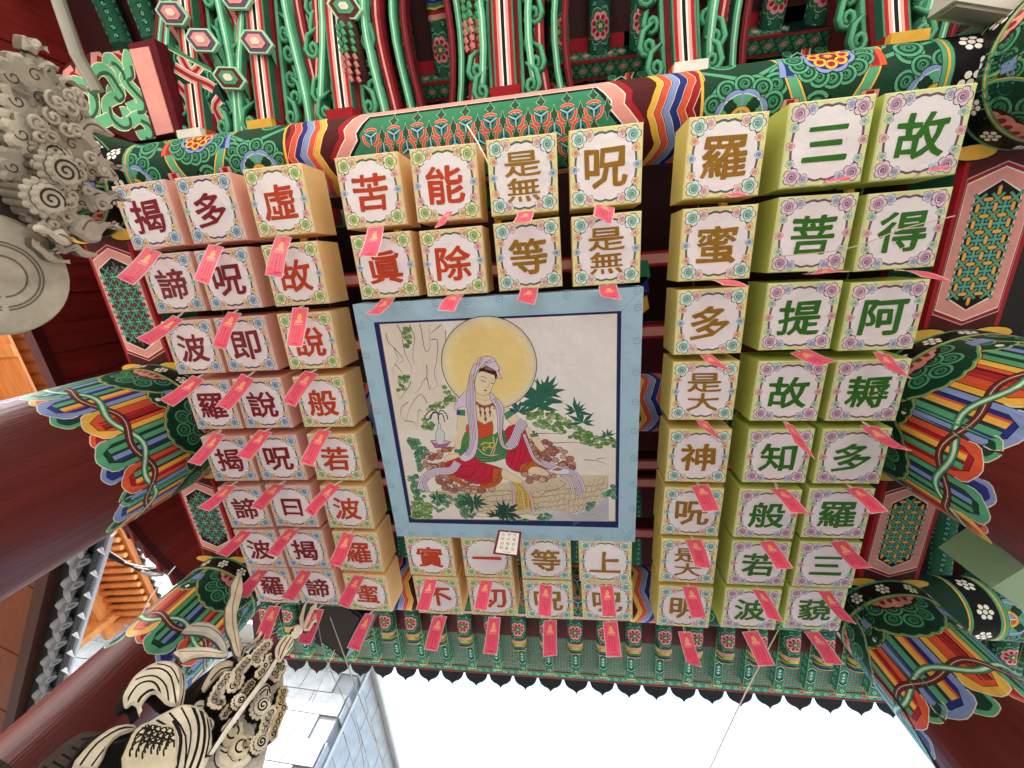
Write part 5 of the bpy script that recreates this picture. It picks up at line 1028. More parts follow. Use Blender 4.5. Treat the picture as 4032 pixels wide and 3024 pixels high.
# extra layered arms with hexagonal faces (left bracket sets)
def hexface(m, c, r, col1, col2, col3, t):
    for q, cc, dz in ((1, col1, 0), (.85, col2, -.002), (.6, col3, -.004), (.3, 'e8c8b8', -.006)):
        P = [(c[0] + r * q * x, c[1] + r * q * .62 * y) for x, y in ((-1, -.45), (-.55, -1), (.55, -.75), (1, .45), (.55, 1), (-.55, .75))]
        m.prism(P, lambda a, b: (a, b, c[2] + dz), lambda a, b: (a, b, c[2] + .012), cc)
for (x, y, z, k) in ((-1.235, -.83, 1.52, 0), (-1.03, -.80, 1.52, 0), (-1.15, -.70, 1.50, 1), (-.70, -.87, 1.55, 1), (-1.34, -.93, 1.54, 0), (-1.10, -.955, 1.56, 0)):
    o = empty('bracket_tip', (0, 0, 0)); o.parent = gate
    m = MB(); hexface(m, (x, y, z), .062, '9fd0ae', '5a4a60' if k == 0 else '5a2420', 'd08a88' if k == 0 else '4a8a6a', 0); m.build('painted_face', M_PAINT, o)
    m = MB()
    def bar(off, w, h, col, zo=0):
        for t in range(9):
            f = t / 9; g = (t + 1) / 9; c = lambda f: (x + off + .07 * f ** 2, y + .30 * f, z + .015 + zo + .06 * math.sin(math.pi * f))
            p, q_ = c(f), c(g); m.obox((p[0] - w / 2, p[1], p[2]), (w, 0, 0), (q_[0] - p[0], q_[1] - p[1], q_[2] - p[2]), (0, 0, h), col)
    bar(.012, .030, .05, '6fb48e'); bar(.022, .006, .05, GD, -.002); bar(-.010, .012, .05, GM, .004); bar(-.028, .022, .05, '8c1c26', .008); bar(-.050, .020, .05, 'c08078', .014); bar(-.066, .012, .05, '6a1820', .02)
    m.build('arm', M_PAINT, o)
# carved birds and flowers on the bracket arms
def blob(m, pts, r, col, tp):
    P = []; T = []
    for i in range(len(pts) - 1):
        for t in range(4):
            f = t / 4; f = f; P.append(tuple(pts[i][d] * (1 - f) + pts[i + 1][d] * f for d in range(3))); T.append(tp[i] * (1 - f) + tp[i + 1] * f)
    P.append(pts[-1]); T.append(tp[-1]); n = len(T); T = [(T[max(0, k - 1)] + 2 * T[k] + T[min(n - 1, k + 1)]) / 4 for k in range(n)]
    m.tube(P, r, col, 14, taper=T)
for (x, y, z) in ((-.93, -.66, 1.56), (-.50, -.72, 1.6)):
    o = empty('carved_carp', (x, y, z)); o.parent = gate; m = MB()
    blob(m, [(.22, -.22, .04), (.22, -.16, .01), (.24, -.04, .01), (.27, .08, .03)], .038, '4a2a26', [.5, 1, .9, .3]); m.build('body', M_PAINT, o, True)
    m = MB(); m.tube([(.20, -.24, .02), (.22, -.20, .02)], .030, 'a8402c', 12); m.build('mouth', M_PAINT, o)
    m = MB()
    for k in range(8):
        for j in range(3): m.tube([(.205 + j * .022, -.15 + k * .022, -.048 + abs(j - 1) * .012), (.212 + j * .022, -.135 + k * .022, -.046 + abs(j - 1) * .012)], .008, '4f9a70' if k < 4 else 'c48078', 5)
    m.build('scales', M_PAINT, o)
# ---- hanging gable boards at the left end (vertical planks) ----
def gable(xw, ys, rear=False):
    k = 0
    y = ys[0]
    while y < ys[1]:
        w = .118; zb = 1.275 + (0 if y < .7 else (y - .7) ** 2 * .21); zt = 2.3 if y < 1.2 else 1.66 + .02
        if y < -.2: zb = 1.275 + (-.2 - y) * .02
        if y > 1.95: break
        zt = max(zt, zb + .1)
        m = MB(); m.box((xw - .012, y + .0012, zb), (xw + .004 * (k % 2), y + w - .0012, zt), '7c2420'); m.build('gable_plank', M_LACQ, gate); y += w; k += 1
    m = MB(); P = [(ys[0] + i * .1) for i in range(int((min(ys[1], 1.95) - ys[0]) / .1) + 1)]
    for a, b in zip(P[:-1], P[1:]):
        zf = lambda q: 1.265 + (0 if q < .7 else (q - .7) ** 2 * .21)
        m.obox((xw - .03, a, zf(a)), (.045, 0, 0), (0, b - a, zf(b) - zf(a)), (0, 0, .035), '4a1418')
    m.build('gable_trim', M_LACQ, gate)
    m = MB(); sx = -1 if xw < 0 else 1; m.box((min(xw + sx * .02, xw + sx * .03), ys[0], 1.30), (max(xw + sx * .02, xw + sx * .03), 1.15, 2.28), '2c0c0e'); m.build('gable_light_stop', M_DULL, gate)  # unseen board added behind the planks to block light through their gaps
gable(-2.10, (-1.9, 2.0)); gable(2.62, (-1.9, 2.0))
# maroon boards over the outer bay on the left, between gable and beams
m = MB(); m.box((-2.12, -2.1, 1.98), (-1.2, .5, 2.0), '31090c'); m.build('bay_ceiling', M_DULL, gate)
for k in range(5):
    m = MB(); m.box((-2.1, -1.75 + k * .5, 1.62), (-1.66, -1.69 + k * .5, 1.68), '3a0e12'); m.build('bay_joist', M_DULL, gate)
# scroll-painted bracket board and pink board at the left end of the rear beam
SB = None
o = empty('scroll_board', (0, 0, 0)); o.parent = gate
z0 = 1.50
def zp(p): return (p[0] * z0, p[1] * z0)
outl = [zp(p) for p in [(-1.1989,-0.5409),(-1.1672,-0.55),(-1.1413,-0.5481),(-1.1197,-0.5583),(-1.0968,-0.5578),(-1.06,-0.5522),(-1.0237,-0.5535),(-0.9929,-0.5543),(-0.9938,-0.4876),(-1.004,-0.3662),(-1.018,-0.3651),(-1.079,-0.3661),(-1.1595,-0.4103),(-1.2222,-0.4397),(-1.2321,-0.4758),(-1.2456,-0.5237),(-1.242,-0.5305),(-1.2163,-0.5203)]]
A = Art(outl, MAR)
def st(L, w, c): A.stroke(smooth([zp(p) for p in L], 3), w, c)
for L in ([(-1.2367,-0.5274),(-1.223,-0.5138),(-1.217,-0.4986),(-1.2111,-0.4759),(-1.1906,-0.4613)], [(-1.1985,-0.5349),(-1.1915,-0.515),(-1.1853,-0.4999),(-1.1704,-0.4885)], [(-1.1652,-0.5404),(-1.1505,-0.5293),(-1.1442,-0.5144),(-1.1422,-0.4974)], [(-1.1166,-0.551),(-1.1009,-0.5421),(-1.0945,-0.5274),(-1.0892,-0.5174)], [(-1.0677,-0.5497),(-1.0511,-0.5431),(-1.0488,-0.5336)]):
    st(L, .058, PINK); st([(p[0] + .014, p[1] + .008) for p in L], .026, RED)
CURLS = ([(-1.1987,-0.4868),(-1.2006,-0.4968),(-1.1895,-0.5052),(-1.1712,-0.5007),(-1.1499,-0.4814),(-1.1512,-0.457),(-1.1745,-0.4371),(-1.2055,-0.4379),(-1.2207,-0.4496)], [(-1.1592,-0.433),(-1.1457,-0.4687),(-1.1358,-0.5039),(-1.1102,-0.5222),(-1.086,-0.5171),(-1.0742,-0.492),(-1.0675,-0.4697),(-1.0844,-0.4619),(-1.093,-0.4726),(-1.0867,-0.4791)],
         [(-1.0768,-0.53),(-1.0727,-0.5388),(-1.0613,-0.5351),(-1.0495,-0.5175),(-1.0502,-0.5011),(-1.0638,-0.5003)], [(-1.0073,-0.547),(-1.0219,-0.5281),(-1.0254,-0.5053),(-1.0449,-0.4982),(-1.0297,-0.4727),(-1.0154,-0.4518),(-1.0233,-0.4332),(-1.0434,-0.433),(-1.0491,-0.4507)],
         [(-1.0876,-0.4623),(-1.1155,-0.4531),(-1.1198,-0.4288),(-1.0991,-0.4065),(-1.0752,-0.4065),(-1.07,-0.4259),(-1.083,-0.4273)], [(-1.1728,-0.4116),(-1.1429,-0.4161),(-1.1198,-0.4213)], [(-1.0687,-0.4058),(-1.0409,-0.4154),(-1.0224,-0.4034),(-1.0165,-0.3853),(-1.029,-0.3713),(-1.0432,-0.3779),(-1.0456,-0.3883)])
for L in CURLS: st(L, .046, 'f0e6c0'); st(L, .040, '6fbd8e')
for L in CURLS: st([(p[0] + .006, p[1] + .008) for p in L[1:-1]], .012, '3c5a44')
A.build('scroll_painting', lambda x, y: (x, y, z0), M_PAINT, o, clip=True)
m = MB(); m.prism(outl, lambda a, b: (a, b, z0 + .002), lambda a, b: (a, b, z0 + .09), MAR); m.build('board', M_PAINT, o)
o = empty('pink_board', (0, 0, 0)); o.parent = gate; m = MB()
fr_o = [zp(p) for p in [(-0.9995,-0.5573),(-0.9258,-0.5595),(-0.9265,-0.3684),(-1.004,-0.3662)]]; fr_i = [zp(p) for p in [(-0.9966,-0.5457),(-0.9443,-0.545),(-0.944,-0.3702),(-0.9934,-0.3677)]]
m.prism(fr_o, lambda a, b: (a, b, z0 - .012), lambda a, b: (a, b, z0 + .10), '5a1420'); m.prism(fr_i, lambda a, b: (a, b, z0 - .016), lambda a, b: (a, b, z0 - .010), PINK); m.build('board', M_PAINT, o)
# green painted infill between pink board and the first bracket set
gp = [zp(p) for p in [(-0.922,-0.5612),(-0.821,-0.4998),(-0.8169,-0.4673),(-0.7973,-0.3675),(-0.9265,-0.3684)]]; A = Art(gp, GD)
for k in range(26):
    rr = random.Random(k); u, v = rr.random(), rr.random(); p = [(gp[0][d] * (1 - u) + gp[1][d] * u) * (1 - v) + (gp[4][d] * (1 - u) + gp[3][d] * u) * v for d in (0, 1)]; curl(A, p, .030, 1, k)
for L in ([(-0.8946,-0.5356),(-0.8779,-0.4974),(-0.8445,-0.5116)], [(-0.9189,-0.5137),(-0.8812,-0.4886),(-0.8439,-0.4704),(-0.829,-0.4594)], [(-0.9259,-0.4798),(-0.907,-0.4541),(-0.9064,-0.4302),(-0.9242,-0.4176)], [(-0.821,-0.4375),(-0.8404,-0.4182),(-0.8257,-0.3778)]): st(L, .035, 'e8e0d0'); st(L, .028, PINK); st(L, .012, RED)
st([(-0.9207,-0.5566),(-0.8217,-0.4976)], .022, 'c0cc90'); st([(-0.9207,-0.5566),(-0.8217,-0.4976)], .014, GM); st([(-0.9297,-0.3688),(-0.8655,-0.4016),(-0.8609,-0.3692)], .05, BL); st([(-0.9297,-0.3688),(-0.8655,-0.4016),(-0.8609,-0.3692)], .02, BD)
o = empty('painted_infill', (0, 0, 0)); o.parent = gate
A.build('infill_painting', lambda x, y: (x, y, z0 + .03), M_PAINT, o, clip=True); m = MB(); m.prism(gp, lambda a, b: (a, b, z0 + .033), lambda a, b: (a, b, z0 + .08), GD); m.build('board', M_PAINT, o)
# right bay: beam with black band and flowers beyond the front right column
BR = new_obj('painted_beam', BEAM, gate, M_PAINT); BR.location = (GX1 + HL + .12, YF, 1.31); BR.rotation_euler = (R_(-38), 0, 0)
BR = new_obj('painted_beam', BEAM, gate, M_PAINT); BR.location = (GX1 + HL + .12, YM, 1.37); BR.rotation_euler = (R_(-20), 0, 0)
BR = new_obj('painted_beam', BEAM, gate, M_PAINT); BR.location = (GX1 + HL + .05, YR, 1.31); BR.rotation_euler = (R_(12), 0, 0)
m = MB(); m.box((GX1 + .2, YR, 1.75), (2.6, YF, 1.78), '1a1614'); m.build('bay_ceiling', M_DULL, gate); joist(.95, 1.5)
m = MB(); m.box((GX1 + .15, .80, 1.50), (2.6, .87, 1.57), 'c4807a'); m.build('bay_joist', M_PAINT, gate)
# ================= carved wooden figures at the left =================
INK_ = '1d1916'
def figure(name, lab, n, c):
    n = Vector((n[0], n[1], 0)).normalized(); o = empty(name, n * c, math.atan2(n.y, n.x) - math.pi / 2)
    tag(o, lab, 'wood carving'); return o
def inset(P, b):
    n = len(P); out = []; s = 1 if area(P) > 0 else -1
    for i in range(n):
        a, q, c = P[i - 1], P[i], P[(i + 1) % n]
        e1 = Vector((q[0] - a[0], q[1] - a[1])); e2 = Vector((c[0] - q[0], c[1] - q[1]))
        if e1.length < 1e-9 or e2.length < 1e-9: out.append(q); continue
        e1.normalize(); e2.normalize(); nn = Vector((-e1.y - e2.y, e1.x + e2.x))
        if nn.length < 1e-6: out.append(q); continue
        nn.normalize(); out.append((q[0] + nn.x * b * s, q[1] + nn.y * b * s))
    return out
def relief(par, name, P, d, th, col, lines=(), lcol='2a2420', bev=.006, k=2, mat_=None, edge=None):
    """P in the figure's own plane (across, up); d = how far it stands forward; th = thickness"""
    if k: P = smooth(P, k, True)
    I = inset(P, bev); A = Art(I, col)
    for L in lines:
        w = .006
        if isinstance(L, tuple) and isinstance(L[0], float): w, L = L
        if w > .0045: w *= .72
        A.stroke(smooth(L, 3), w, lcol)
    o = A.build(name, lambda x, y: (x, -d, y), mat_ or M_CARV, par, clip=True)
    m = MB(); n = len(P); v = [(x, -d, y) for x, y in I] + [(x, -d + bev * 1.2, y) for x, y in P] + [(x, -d + th, y) for x, y in P]
    m.add(v, [(r * n + i, r * n + (i + 1) % n, (r + 1) * n + (i + 1) % n, (r + 1) * n + i) for r in range(2) for i in range(n)], [col] * n + [edge or (EDGE if lcol != INK_ else '221d19')] * n)
    e = m.build(name + '_edge', mat_ or M_CARV, o); return o
def scroll(par, name, items, r, col, d, n=6):
    m = MB()
    for (c, R, a0, sg) in items:
        P = spiral(c, R, 1.35, a0, sg, 16, .15); tail = (P[0][0] + sg * math.sin(a0) * -R * .9 + math.cos(a0) * R * .5, P[0][1] + sg * -math.cos(a0) * R * -.9 * -1)
        m.tube([(x, -d - .004 * i / 16, y) for i, (x, y) in enumerate(P)], r, col, n, taper=[.7 + .5 * i / 16 for i in range(len(P))])
    return m.build(name, M_CARV, par, True)
def rosette3(par, c, R, d, col, lc='3a342c'):
    relief(par, 'flower_boss', scallop(c, R, 14, 4, .14), d, .05, col, [(.004, spiral(c, R * .72, 1.9, 0, 1, 20, .12))], lc, .006, 0)
    relief(par, 'flower_boss', scallop(c, R * .74, 12, 4, .08), d + .010, .02, col, [(.0045, spiral(c, R * .58, 1.9, 1, 1, 20, .1))], lc, .005, 0)
GREY, GREY2, GDK = 'aca393', '978e7f', '3e3831'; EDGE = '6c6558'  # last colour paints shadow into the sides of the carved pieces
fa = figure('dragon_carving', 'grey carved wooden dragon and cloud relief with flame tips at the upper left', (-0.9777, -0.2099), 1.100)
relief(fa, 'backing', [(-0.1041,0.7131),(-0.1165,0.7756),(-0.1056,0.8121),(-0.0689,0.8151),(-0.0353,0.8016),(-0.0125,0.804),(0.0183,0.7841),(0.0493,0.7578),(0.0789,0.7356),(0.0929,0.705),(0.0882,0.6718)], .02, .03, GDK); relief(fa, 'backing', [(-0.2021,0.7349),(-0.2119,0.7763),(-0.1968,0.7901),(-0.1795,0.8007),(-0.1543,0.8084),(-0.1228,0.8059),(-0.0958,0.7837),(-0.0748,0.7075)], .02, .03, GDK)
relief(fa, 'wheel', circ([(0.1833,0.6486)][0], .118, 40), .03, .09, 'aca494', [(.004, circ([(0.1833,0.6486)][0], r_, 41)) for r_ in (.060, .066, .040)], '6a6458', .008, 0)
for P in ([(-0.1007,0.85),(-0.0756,0.827),(-0.0637,0.8429),(-0.0479,0.8628),(-0.0331,0.872),(-0.0343,0.8564),(-0.0193,0.842),(-0.0288,0.8712),(-0.0377,0.8851),(-0.0606,0.8652)], [(-0.2498,0.7602),(-0.251,0.7667),(-0.2448,0.7686),(-0.2546,0.7786),(-0.2527,0.7864),(-0.2452,0.7898),(-0.2421,0.7963),(-0.2378,0.7833),(-0.2265,0.776),(-0.2291,0.7653),(-0.2285,0.7557)], [(-0.2016,0.7643),(-0.22,0.778),(-0.2251,0.7925),(-0.2223,0.804),(-0.2128,0.8065),(-0.2127,0.7968),(-0.206,0.7894),(-0.1963,0.784),(-0.1889,0.7893),(-0.1871,0.7795),(-0.1925,0.7739),(-0.2012,0.7724)],
          [(-0.1865,0.7985),(-0.2027,0.8054),(-0.2127,0.8239),(-0.2055,0.8338),(-0.2009,0.8545),(-0.1931,0.8469),(-0.1967,0.8263),(-0.1965,0.8151),(-0.1901,0.8083),(-0.1708,0.8155),(-0.1544,0.8275),(-0.1472,0.838),(-0.141,0.8249),(-0.1491,0.8111),(-0.1617,0.8007)],
          [(-0.1173,0.8086),(-0.1401,0.8286),(-0.1458,0.8541),(-0.1363,0.8736),(-0.1256,0.8918),(-0.1188,0.8837),(-0.1185,0.8659),(-0.1181,0.8488),(-0.103,0.8501),(-0.0947,0.8614),(-0.0797,0.8372),(-0.0916,0.8231),(-0.0996,0.8128)],
          [(-0.088,0.8346),(-0.0735,0.8487),(-0.0705,0.8657),(-0.0645,0.8805),(-0.0571,0.8908),(-0.0651,0.9056),(-0.0556,0.8954),(-0.0521,0.8782),(-0.0575,0.87),(-0.0346,0.8749),(-0.0251,0.8755),(-0.0282,0.8532),(-0.0391,0.8378),(-0.0529,0.8278)],
          [(0.008,0.8),(-0.004,0.824),(-0,0.8499),(0.0068,0.8605),(-0.0047,0.879),(0.0074,0.8852),(0.0098,0.9056),(0.0164,0.8836),(0.0093,0.8723),(0.0243,0.8573),(0.0348,0.8594),(0.0308,0.8402),(0.0483,0.8177),(0.0233,0.8041)],
          [(0.0886,0.7615),(0.0583,0.7831),(0.0555,0.8088),(0.0708,0.8248),(0.065,0.8416),(0.0728,0.8523),(0.0694,0.8654),(0.082,0.8781),(0.0815,0.8548),(0.0779,0.8432),(0.0922,0.8286),(0.1079,0.8216),(0.1134,0.7976),(0.0997,0.7784)],
          [(0.1142,0.7381),(0.0969,0.7582),(0.1085,0.7696),(0.1134,0.7549),(0.1258,0.7507),(0.1166,0.7751),(0.1288,0.7872),(0.1378,0.812),(0.146,0.7951),(0.1419,0.7773),(0.1295,0.7655),(0.1382,0.7499),(0.1303,0.7381)],
          [(0.1083,0.7018),(0.1194,0.7116),(0.1307,0.725),(0.1262,0.7389),(0.1347,0.7274),(0.1467,0.7381),(0.1528,0.7556),(0.157,0.736),(0.1509,0.7176),(0.1352,0.7083),(0.1238,0.6986)]):
    c = (sum(p[0] for p in P) / len(P), sum(p[1] for p in P) / len(P))
    relief(fa, 'flame', P, .055, .028, GREY, [(.005, [((a[0] - c[0]) * .62 + c[0], (a[1] - c[1]) * .62 + c[1]) for a in P[:len(P) // 2 + 1]])], '5f574b', .007, 3)
for c, R in (([(-0.0652,0.7841)], .075), ([(-0.0832,0.7566)], .07), ([(0.0493,0.7578)], .058), ([(-0.0837,0.7334)], .07), ([(0.067,0.738)], .05), ([(-0.0513,0.8223)], .055), ([(-0.0778,0.74)], .08), ([(-0.1333,0.7451)], .075), ([(-0.119,0.7603)], .07), ([(-0.1599,0.8133)], .06), ([(-0.0528,0.7787)], .07), ([(-0.0804,0.7645)], .06), ([(-0.171,0.7467)], .075), ([(-0.1909,0.7605)], .05), ([(-0.089,0.8054)], .06), ([(-0.0498,0.7349)], .06), ([(0.0002,0.7549)], .065), ([(-0.0132,0.787)], .06), ([(0.0536,0.7222)], .05), ([(-0.0172,0.7137)], .07), ([(0.0173,0.7912)], .05), ([(0.0727,0.7597)], .05), ([(-0.1579,0.7617)], .07), ([(-0.1434,0.7757)], .06), ([(-0.1027,0.7387)], .07), ([(-0.111,0.7868)], .06), ([(-0.0579,0.8006)], .06), ([(-0.1979,0.7784)], .05)):
    lw_ = [(.0028, spiral((c[0][0] + R * .3 * math.cos(q), c[0][1] + R * .3 * math.sin(q)), R * .16, 1.1, q, 1, 9, .1)) for q in (0.4, 2.5, 4.6)]
    relief(fa, 'cloud', scallop(c[0], R * .62, 9, 4, .2, R * 50), .035 + R * .3, .022, random.choice((GREY, GREY2, '988f80')), lw_, '4a443a', .006, 0)
rosette3(fa, [(-0.0279,0.7482)][0], .040, .085, GREY); rosette3(fa, [(0.0289,0.714)][0], .039, .085, GREY); rosette3(fa, [(0.0001,0.7388)][0], .030, .07, GREY2); rosette3(fa, [(-0.0565,0.7481)][0], .030, .07, GREY2)
items = []
rnd = random.Random(4)
for p in [(-0.0801,0.7326),(-0.0899,0.7433),(-0.0313,0.7645),(-0.0257,0.7729),(-0.03,0.7853),(-0.0412,0.7761),(-0.0609,0.8136),(-0.0521,0.826),(-0.0422,0.8351),(-0.0268,0.8175),(0.0175,0.7642),(0.0234,0.7763),(0.0299,0.7584),(0.035,0.7773),(0.054,0.7191),(0.0661,0.7106),(0.0764,0.7205),(0.0513,0.7412),(0.062,0.7487),(0.0181,0.8124),(0.0297,0.8175),(0.0151,0.8058),(0.001,0.7944),(0.0118,0.709),(0.0852,0.7066),(0.0775,0.7972),(-0.0481,0.7906),(-0.0528,0.7626),(-0.0288,0.719)] + [(-0.1774,0.7949),(-0.171,0.799),(-0.162,0.79),(-0.152,0.7723),(-0.1563,0.7681),(-0.144,0.7775),(-0.1312,0.7561),(-0.1232,0.7612),(-0.1212,0.7871),(-0.1088,0.7791),(-0.1325,0.8041),(-0.1095,0.7957),(-0.1057,0.8044),(-0.1007,0.7382),(-0.0746,0.7279),(-0.0849,0.7516),(-0.0959,0.7624),(-0.0576,0.7633),(-0.2043,0.7665),(-0.1491,0.7927),(-0.1381,0.7959),(-0.165,0.8162),(-0.1583,0.8206),(-0.1802,0.8136),(-0.1728,0.8273),(-0.1068,0.7331),(-0.0355,0.7295),(-0.0282,0.7627),(-0.0239,0.7729),(-0.0205,0.7778)]:
    items.append((p, rnd.uniform(.010, .018), rnd.uniform(0, 6), rnd.choice((-1, 1))))
scroll(fa, 'tendril', items[::2], .0042, GREY, .072)
relief(fa, 'ribbon', [(0.0798,0.6847),(0.0784,0.6992),(0.0886,0.7119),(0.0834,0.7284),(0.1022,0.7389),(0.1122,0.7385),(0.1167,0.7279),(0.1096,0.7137),(0.0967,0.7042),(0.091,0.6823)], .09, .02, 'b8b0a0', [(.004, [(0.0922,0.7142),(0.0989,0.7283),(0.1104,0.734)])], '6a6458')
m = MB(); m.box((-.62, .05, -EYE / U), (-.30, .12, .62), GDK); m.build('post', M_CARV, fa)

CRM, CRM2, INK_ = 'dfd3be', 'c4b7a2', '1d1916'
fb = figure('guardian_carving', 'cream carved wooden guardian figure with ribbons and a trident at the lower left', (-0.7507, 0.6606), 1.500)
relief(fb, 'backing', [(-0.0497,0.3668),(-0.0297,0.4159),(-0.0071,0.4667),(0.0544,0.496),(0.0858,0.5638),(0.129,0.5858),(0.1004,0.618),(0.1002,0.6624),(0.1154,0.7125),(0.1437,0.7746),(0.1843,0.7918),(0.2306,0.773),(0.3098,0.6971),(0.3327,0.6344),(0.3699,0.5439)], -.02, .07, '2a2420', k=2)
relief(fb, 'ribbon', [(-0.0224,0.6861),(-0.0212,0.7181),(0.0127,0.7425),(0.0537,0.7416),(0.0912,0.7272),(0.1189,0.7075),(0.1112,0.7015),(0.0698,0.7141),(0.0295,0.7113),(0.0019,0.6978)], .08, .02, 'b8b4ac', [(.003, [(-0.0177,0.7076),(0.0251,0.7311),(0.0784,0.7267),(0.1123,0.7071)])], '6a6458')
relief(fb, 'ribbon', [(-0.0312,0.8959),(0.0173,0.8589),(0.057,0.794),(0.0932,0.7645),(0.1455,0.7202),(0.1311,0.7132),(0.094,0.7349),(0.0613,0.7494),(0.0192,0.7905),(0.0033,0.825),(-0.0198,0.8502)], .09, .02, 'c9bda6', [(.003, [(-0.0199,0.8816),(0.0259,0.8062),(0.0755,0.7584),(0.1359,0.717)])], '7a7060')
relief(fb, 'ribbon', [(-0.0007,0.6406),(0.0153,0.6642),(0.0645,0.6951),(0.1136,0.7058),(0.1093,0.6934),(0.0718,0.673),(0.0463,0.6515),(0.0369,0.6343),(0.0198,0.6394)], .085, .02, CRM, [(.0025, [(0.0059,0.6445),(0.0534,0.6745),(0.1101,0.7009)])], '8a7f6c')
relief(fb, 'sleeve', [(0.0078,0.5161),(-0.0129,0.5294),(-0.0214,0.5469),(-0.028,0.5661),(-0.0261,0.5879),(-0.0151,0.6128),(0.0079,0.6293),(0.0382,0.6306),(0.0697,0.6075),(0.0974,0.581),(0.0993,0.5651),(0.0765,0.559),(0.0416,0.5633),(0.0323,0.5529),(0.0377,0.5313),(0.0504,0.5167),(0.0291,0.5269),(0.0164,0.5257),(0.0153,0.5184)], .07, .06, CRM,
       [(.006, [(0.0037,0.522),(-0.0045,0.5392),(-0.0064,0.5606),(0.0113,0.5759),(0.0376,0.5726),(0.0673,0.5543)]), (.005, [(-0.0236,0.557),(-0.0107,0.5756),(0.0116,0.5879),(0.0471,0.5835),(0.0832,0.5597)]), (.009, [(0.0229,0.5317),(0.0191,0.546),(0.0263,0.5638),(0.0458,0.5599)]), (.004, [(-0.0261,0.582),(0.0006,0.603),(0.0391,0.603),(0.0952,0.5686)]), (.003, [(-0.0218,0.6027),(0.0215,0.6179),(0.0687,0.601)])], INK_)
relief(fb, 'sleeve', [(0.0369,0.6343),(0.0537,0.6394),(0.0824,0.6206),(0.1078,0.5921),(0.1177,0.5755),(0.1024,0.5689),(0.0923,0.5841),(0.0706,0.6081)], .05, .05, CRM, [(.003, [(0.0555,0.6308),(0.0846,0.6096),(0.1084,0.5781)])], INK_)
relief(fb, 'drapery', [(0.124,0.4316),(0.0963,0.4634),(0.0713,0.4991),(0.0776,0.5222),(0.0908,0.5471),(0.112,0.5737),(0.1426,0.5841),(0.1736,0.5844),(0.2051,0.5678),(0.2391,0.5367),(0.2518,0.5034),(0.2545,0.4815),(0.1831,0.4477)], .08, .06, CRM,
       [(.010, [(0.1161,0.5383),(0.1554,0.5236),(0.1842,0.4929),(0.2035,0.4648)]), (.009, [(0.1303,0.5779),(0.1725,0.5576),(0.2056,0.5216),(0.2269,0.4746)]), (.009, [(0.1501,0.5823),(0.1889,0.5601),(0.2216,0.5239),(0.2413,0.4806)]), (.005, [(0.1061,0.5657),(0.1592,0.5459),(0.191,0.5151),(0.2175,0.4706)]), (.004, [(0.0928,0.5455),(0.165,0.528),(0.2222,0.4726)]), (.004, [(0.1763,0.5784),(0.2133,0.5505),(0.2375,0.5163)]), (.006, [(0.084,0.5228),(0.1205,0.5224),(0.1602,0.5012)])], INK_)
relief(fb, 'drapery', [(0.1823,0.5887),(0.2048,0.5885),(0.2135,0.5745),(0.209,0.5643),(0.1922,0.5725)], .06, .04, CRM, [(.003, [(0.187,0.5865),(0.2099,0.5728)])], INK_)
sc_ = [(.0035, circ((x, y), .016, 8, .5)[:6]) for x, y in [tuple(p) for p in [(0.0699,0.4839),(0.0788,0.4904),(0.0954,0.4909),(0.1083,0.4945),(0.1207,0.4987),(0.1328,0.5033),(0.145,0.5079),(0.0752,0.4746),(0.0859,0.4794),(0.0997,0.482),(0.1126,0.4855),(0.1252,0.4893),(0.1376,0.4934),(0.1502,0.4977),(0.0811,0.4648),(0.0918,0.4695),(0.1048,0.4726),(0.1175,0.476),(0.1301,0.4797),(0.1424,0.4838),(0.1556,0.4873),(0.0971,0.4601),(0.1086,0.4643),(0.1216,0.4673)]]]
relief(fb, 'scale_armour', [(0.1032,0.4229),(0.0699,0.4606),(0.0618,0.485),(0.0717,0.5043),(0.1022,0.5138),(0.129,0.5213),(0.1657,0.4942),(0.1932,0.4561)], .11, .03, 'd2c4a8', sc_ + [(.004, [(0.0761,0.5063),(0.0776,0.5222),(0.0996,0.5277),(0.1228,0.5235)])] + [(.004, spiral(p, .014, 1.2, 0, 1, 10)) for p in [(0.0771,0.5169),(0.0885,0.525),(0.0814,0.4965)]], INK_)
relief(fb, 'sleeve', [(0.0182,0.4035),(0.0097,0.4314),(0.0125,0.4619),(0.0253,0.487),(0.0528,0.5027),(0.0648,0.496),(0.0458,0.4765),(0.0436,0.4533),(0.0587,0.4208)], .07, .05, 'cfc2ac', [(.006, [(0.0259,0.411),(0.0198,0.447),(0.0331,0.4811),(0.0558,0.4977)]), (.005, [(0.0451,0.4171),(0.0395,0.4515),(0.0431,0.4786)])], INK_)
relief(fb, 'sleeve', [(-0.0219,0.3785),(-0.037,0.4126),(-0.0266,0.4574),(-0.0142,0.4719),(0.0155,0.4842),(0.0044,0.4535),(0.0112,0.4171),(0.0213,0.3888)], .02, .05, '4a4038', [(.004, [a, b]) for a, b in zip([(-0.0294,0.3993),(-0.0222,0.4107),(-0.0186,0.4252),(-0.0149,0.4401),(-0.0111,0.4555)], [(0.007,0.3987),(0.0073,0.4112),(0.0115,0.4257),(0.0081,0.4417),(0.0047,0.4676)])], '1a1612')
relief(fb, 'arm', [(0.1427,0.5848),(0.1356,0.6014),(0.1455,0.6134),(0.1618,0.6114),(0.1701,0.5953),(0.1735,0.5838),(0.167,0.5773)], .05, .05, CRM2, [(.003, [(0.1428,0.5949),(0.1546,0.6009)])], INK_)
relief(fb, 'cuff', [(0.1141,0.6508),(0.1091,0.6827),(0.1217,0.7042),(0.1449,0.7115),(0.1542,0.6925),(0.1397,0.6726),(0.1364,0.6481),(0.1357,0.6223),(0.1224,0.6259)], .06, .05, CRM2, [(.006, [(0.1263,0.6463),(0.1288,0.6782),(0.1522,0.6994)])], INK_)
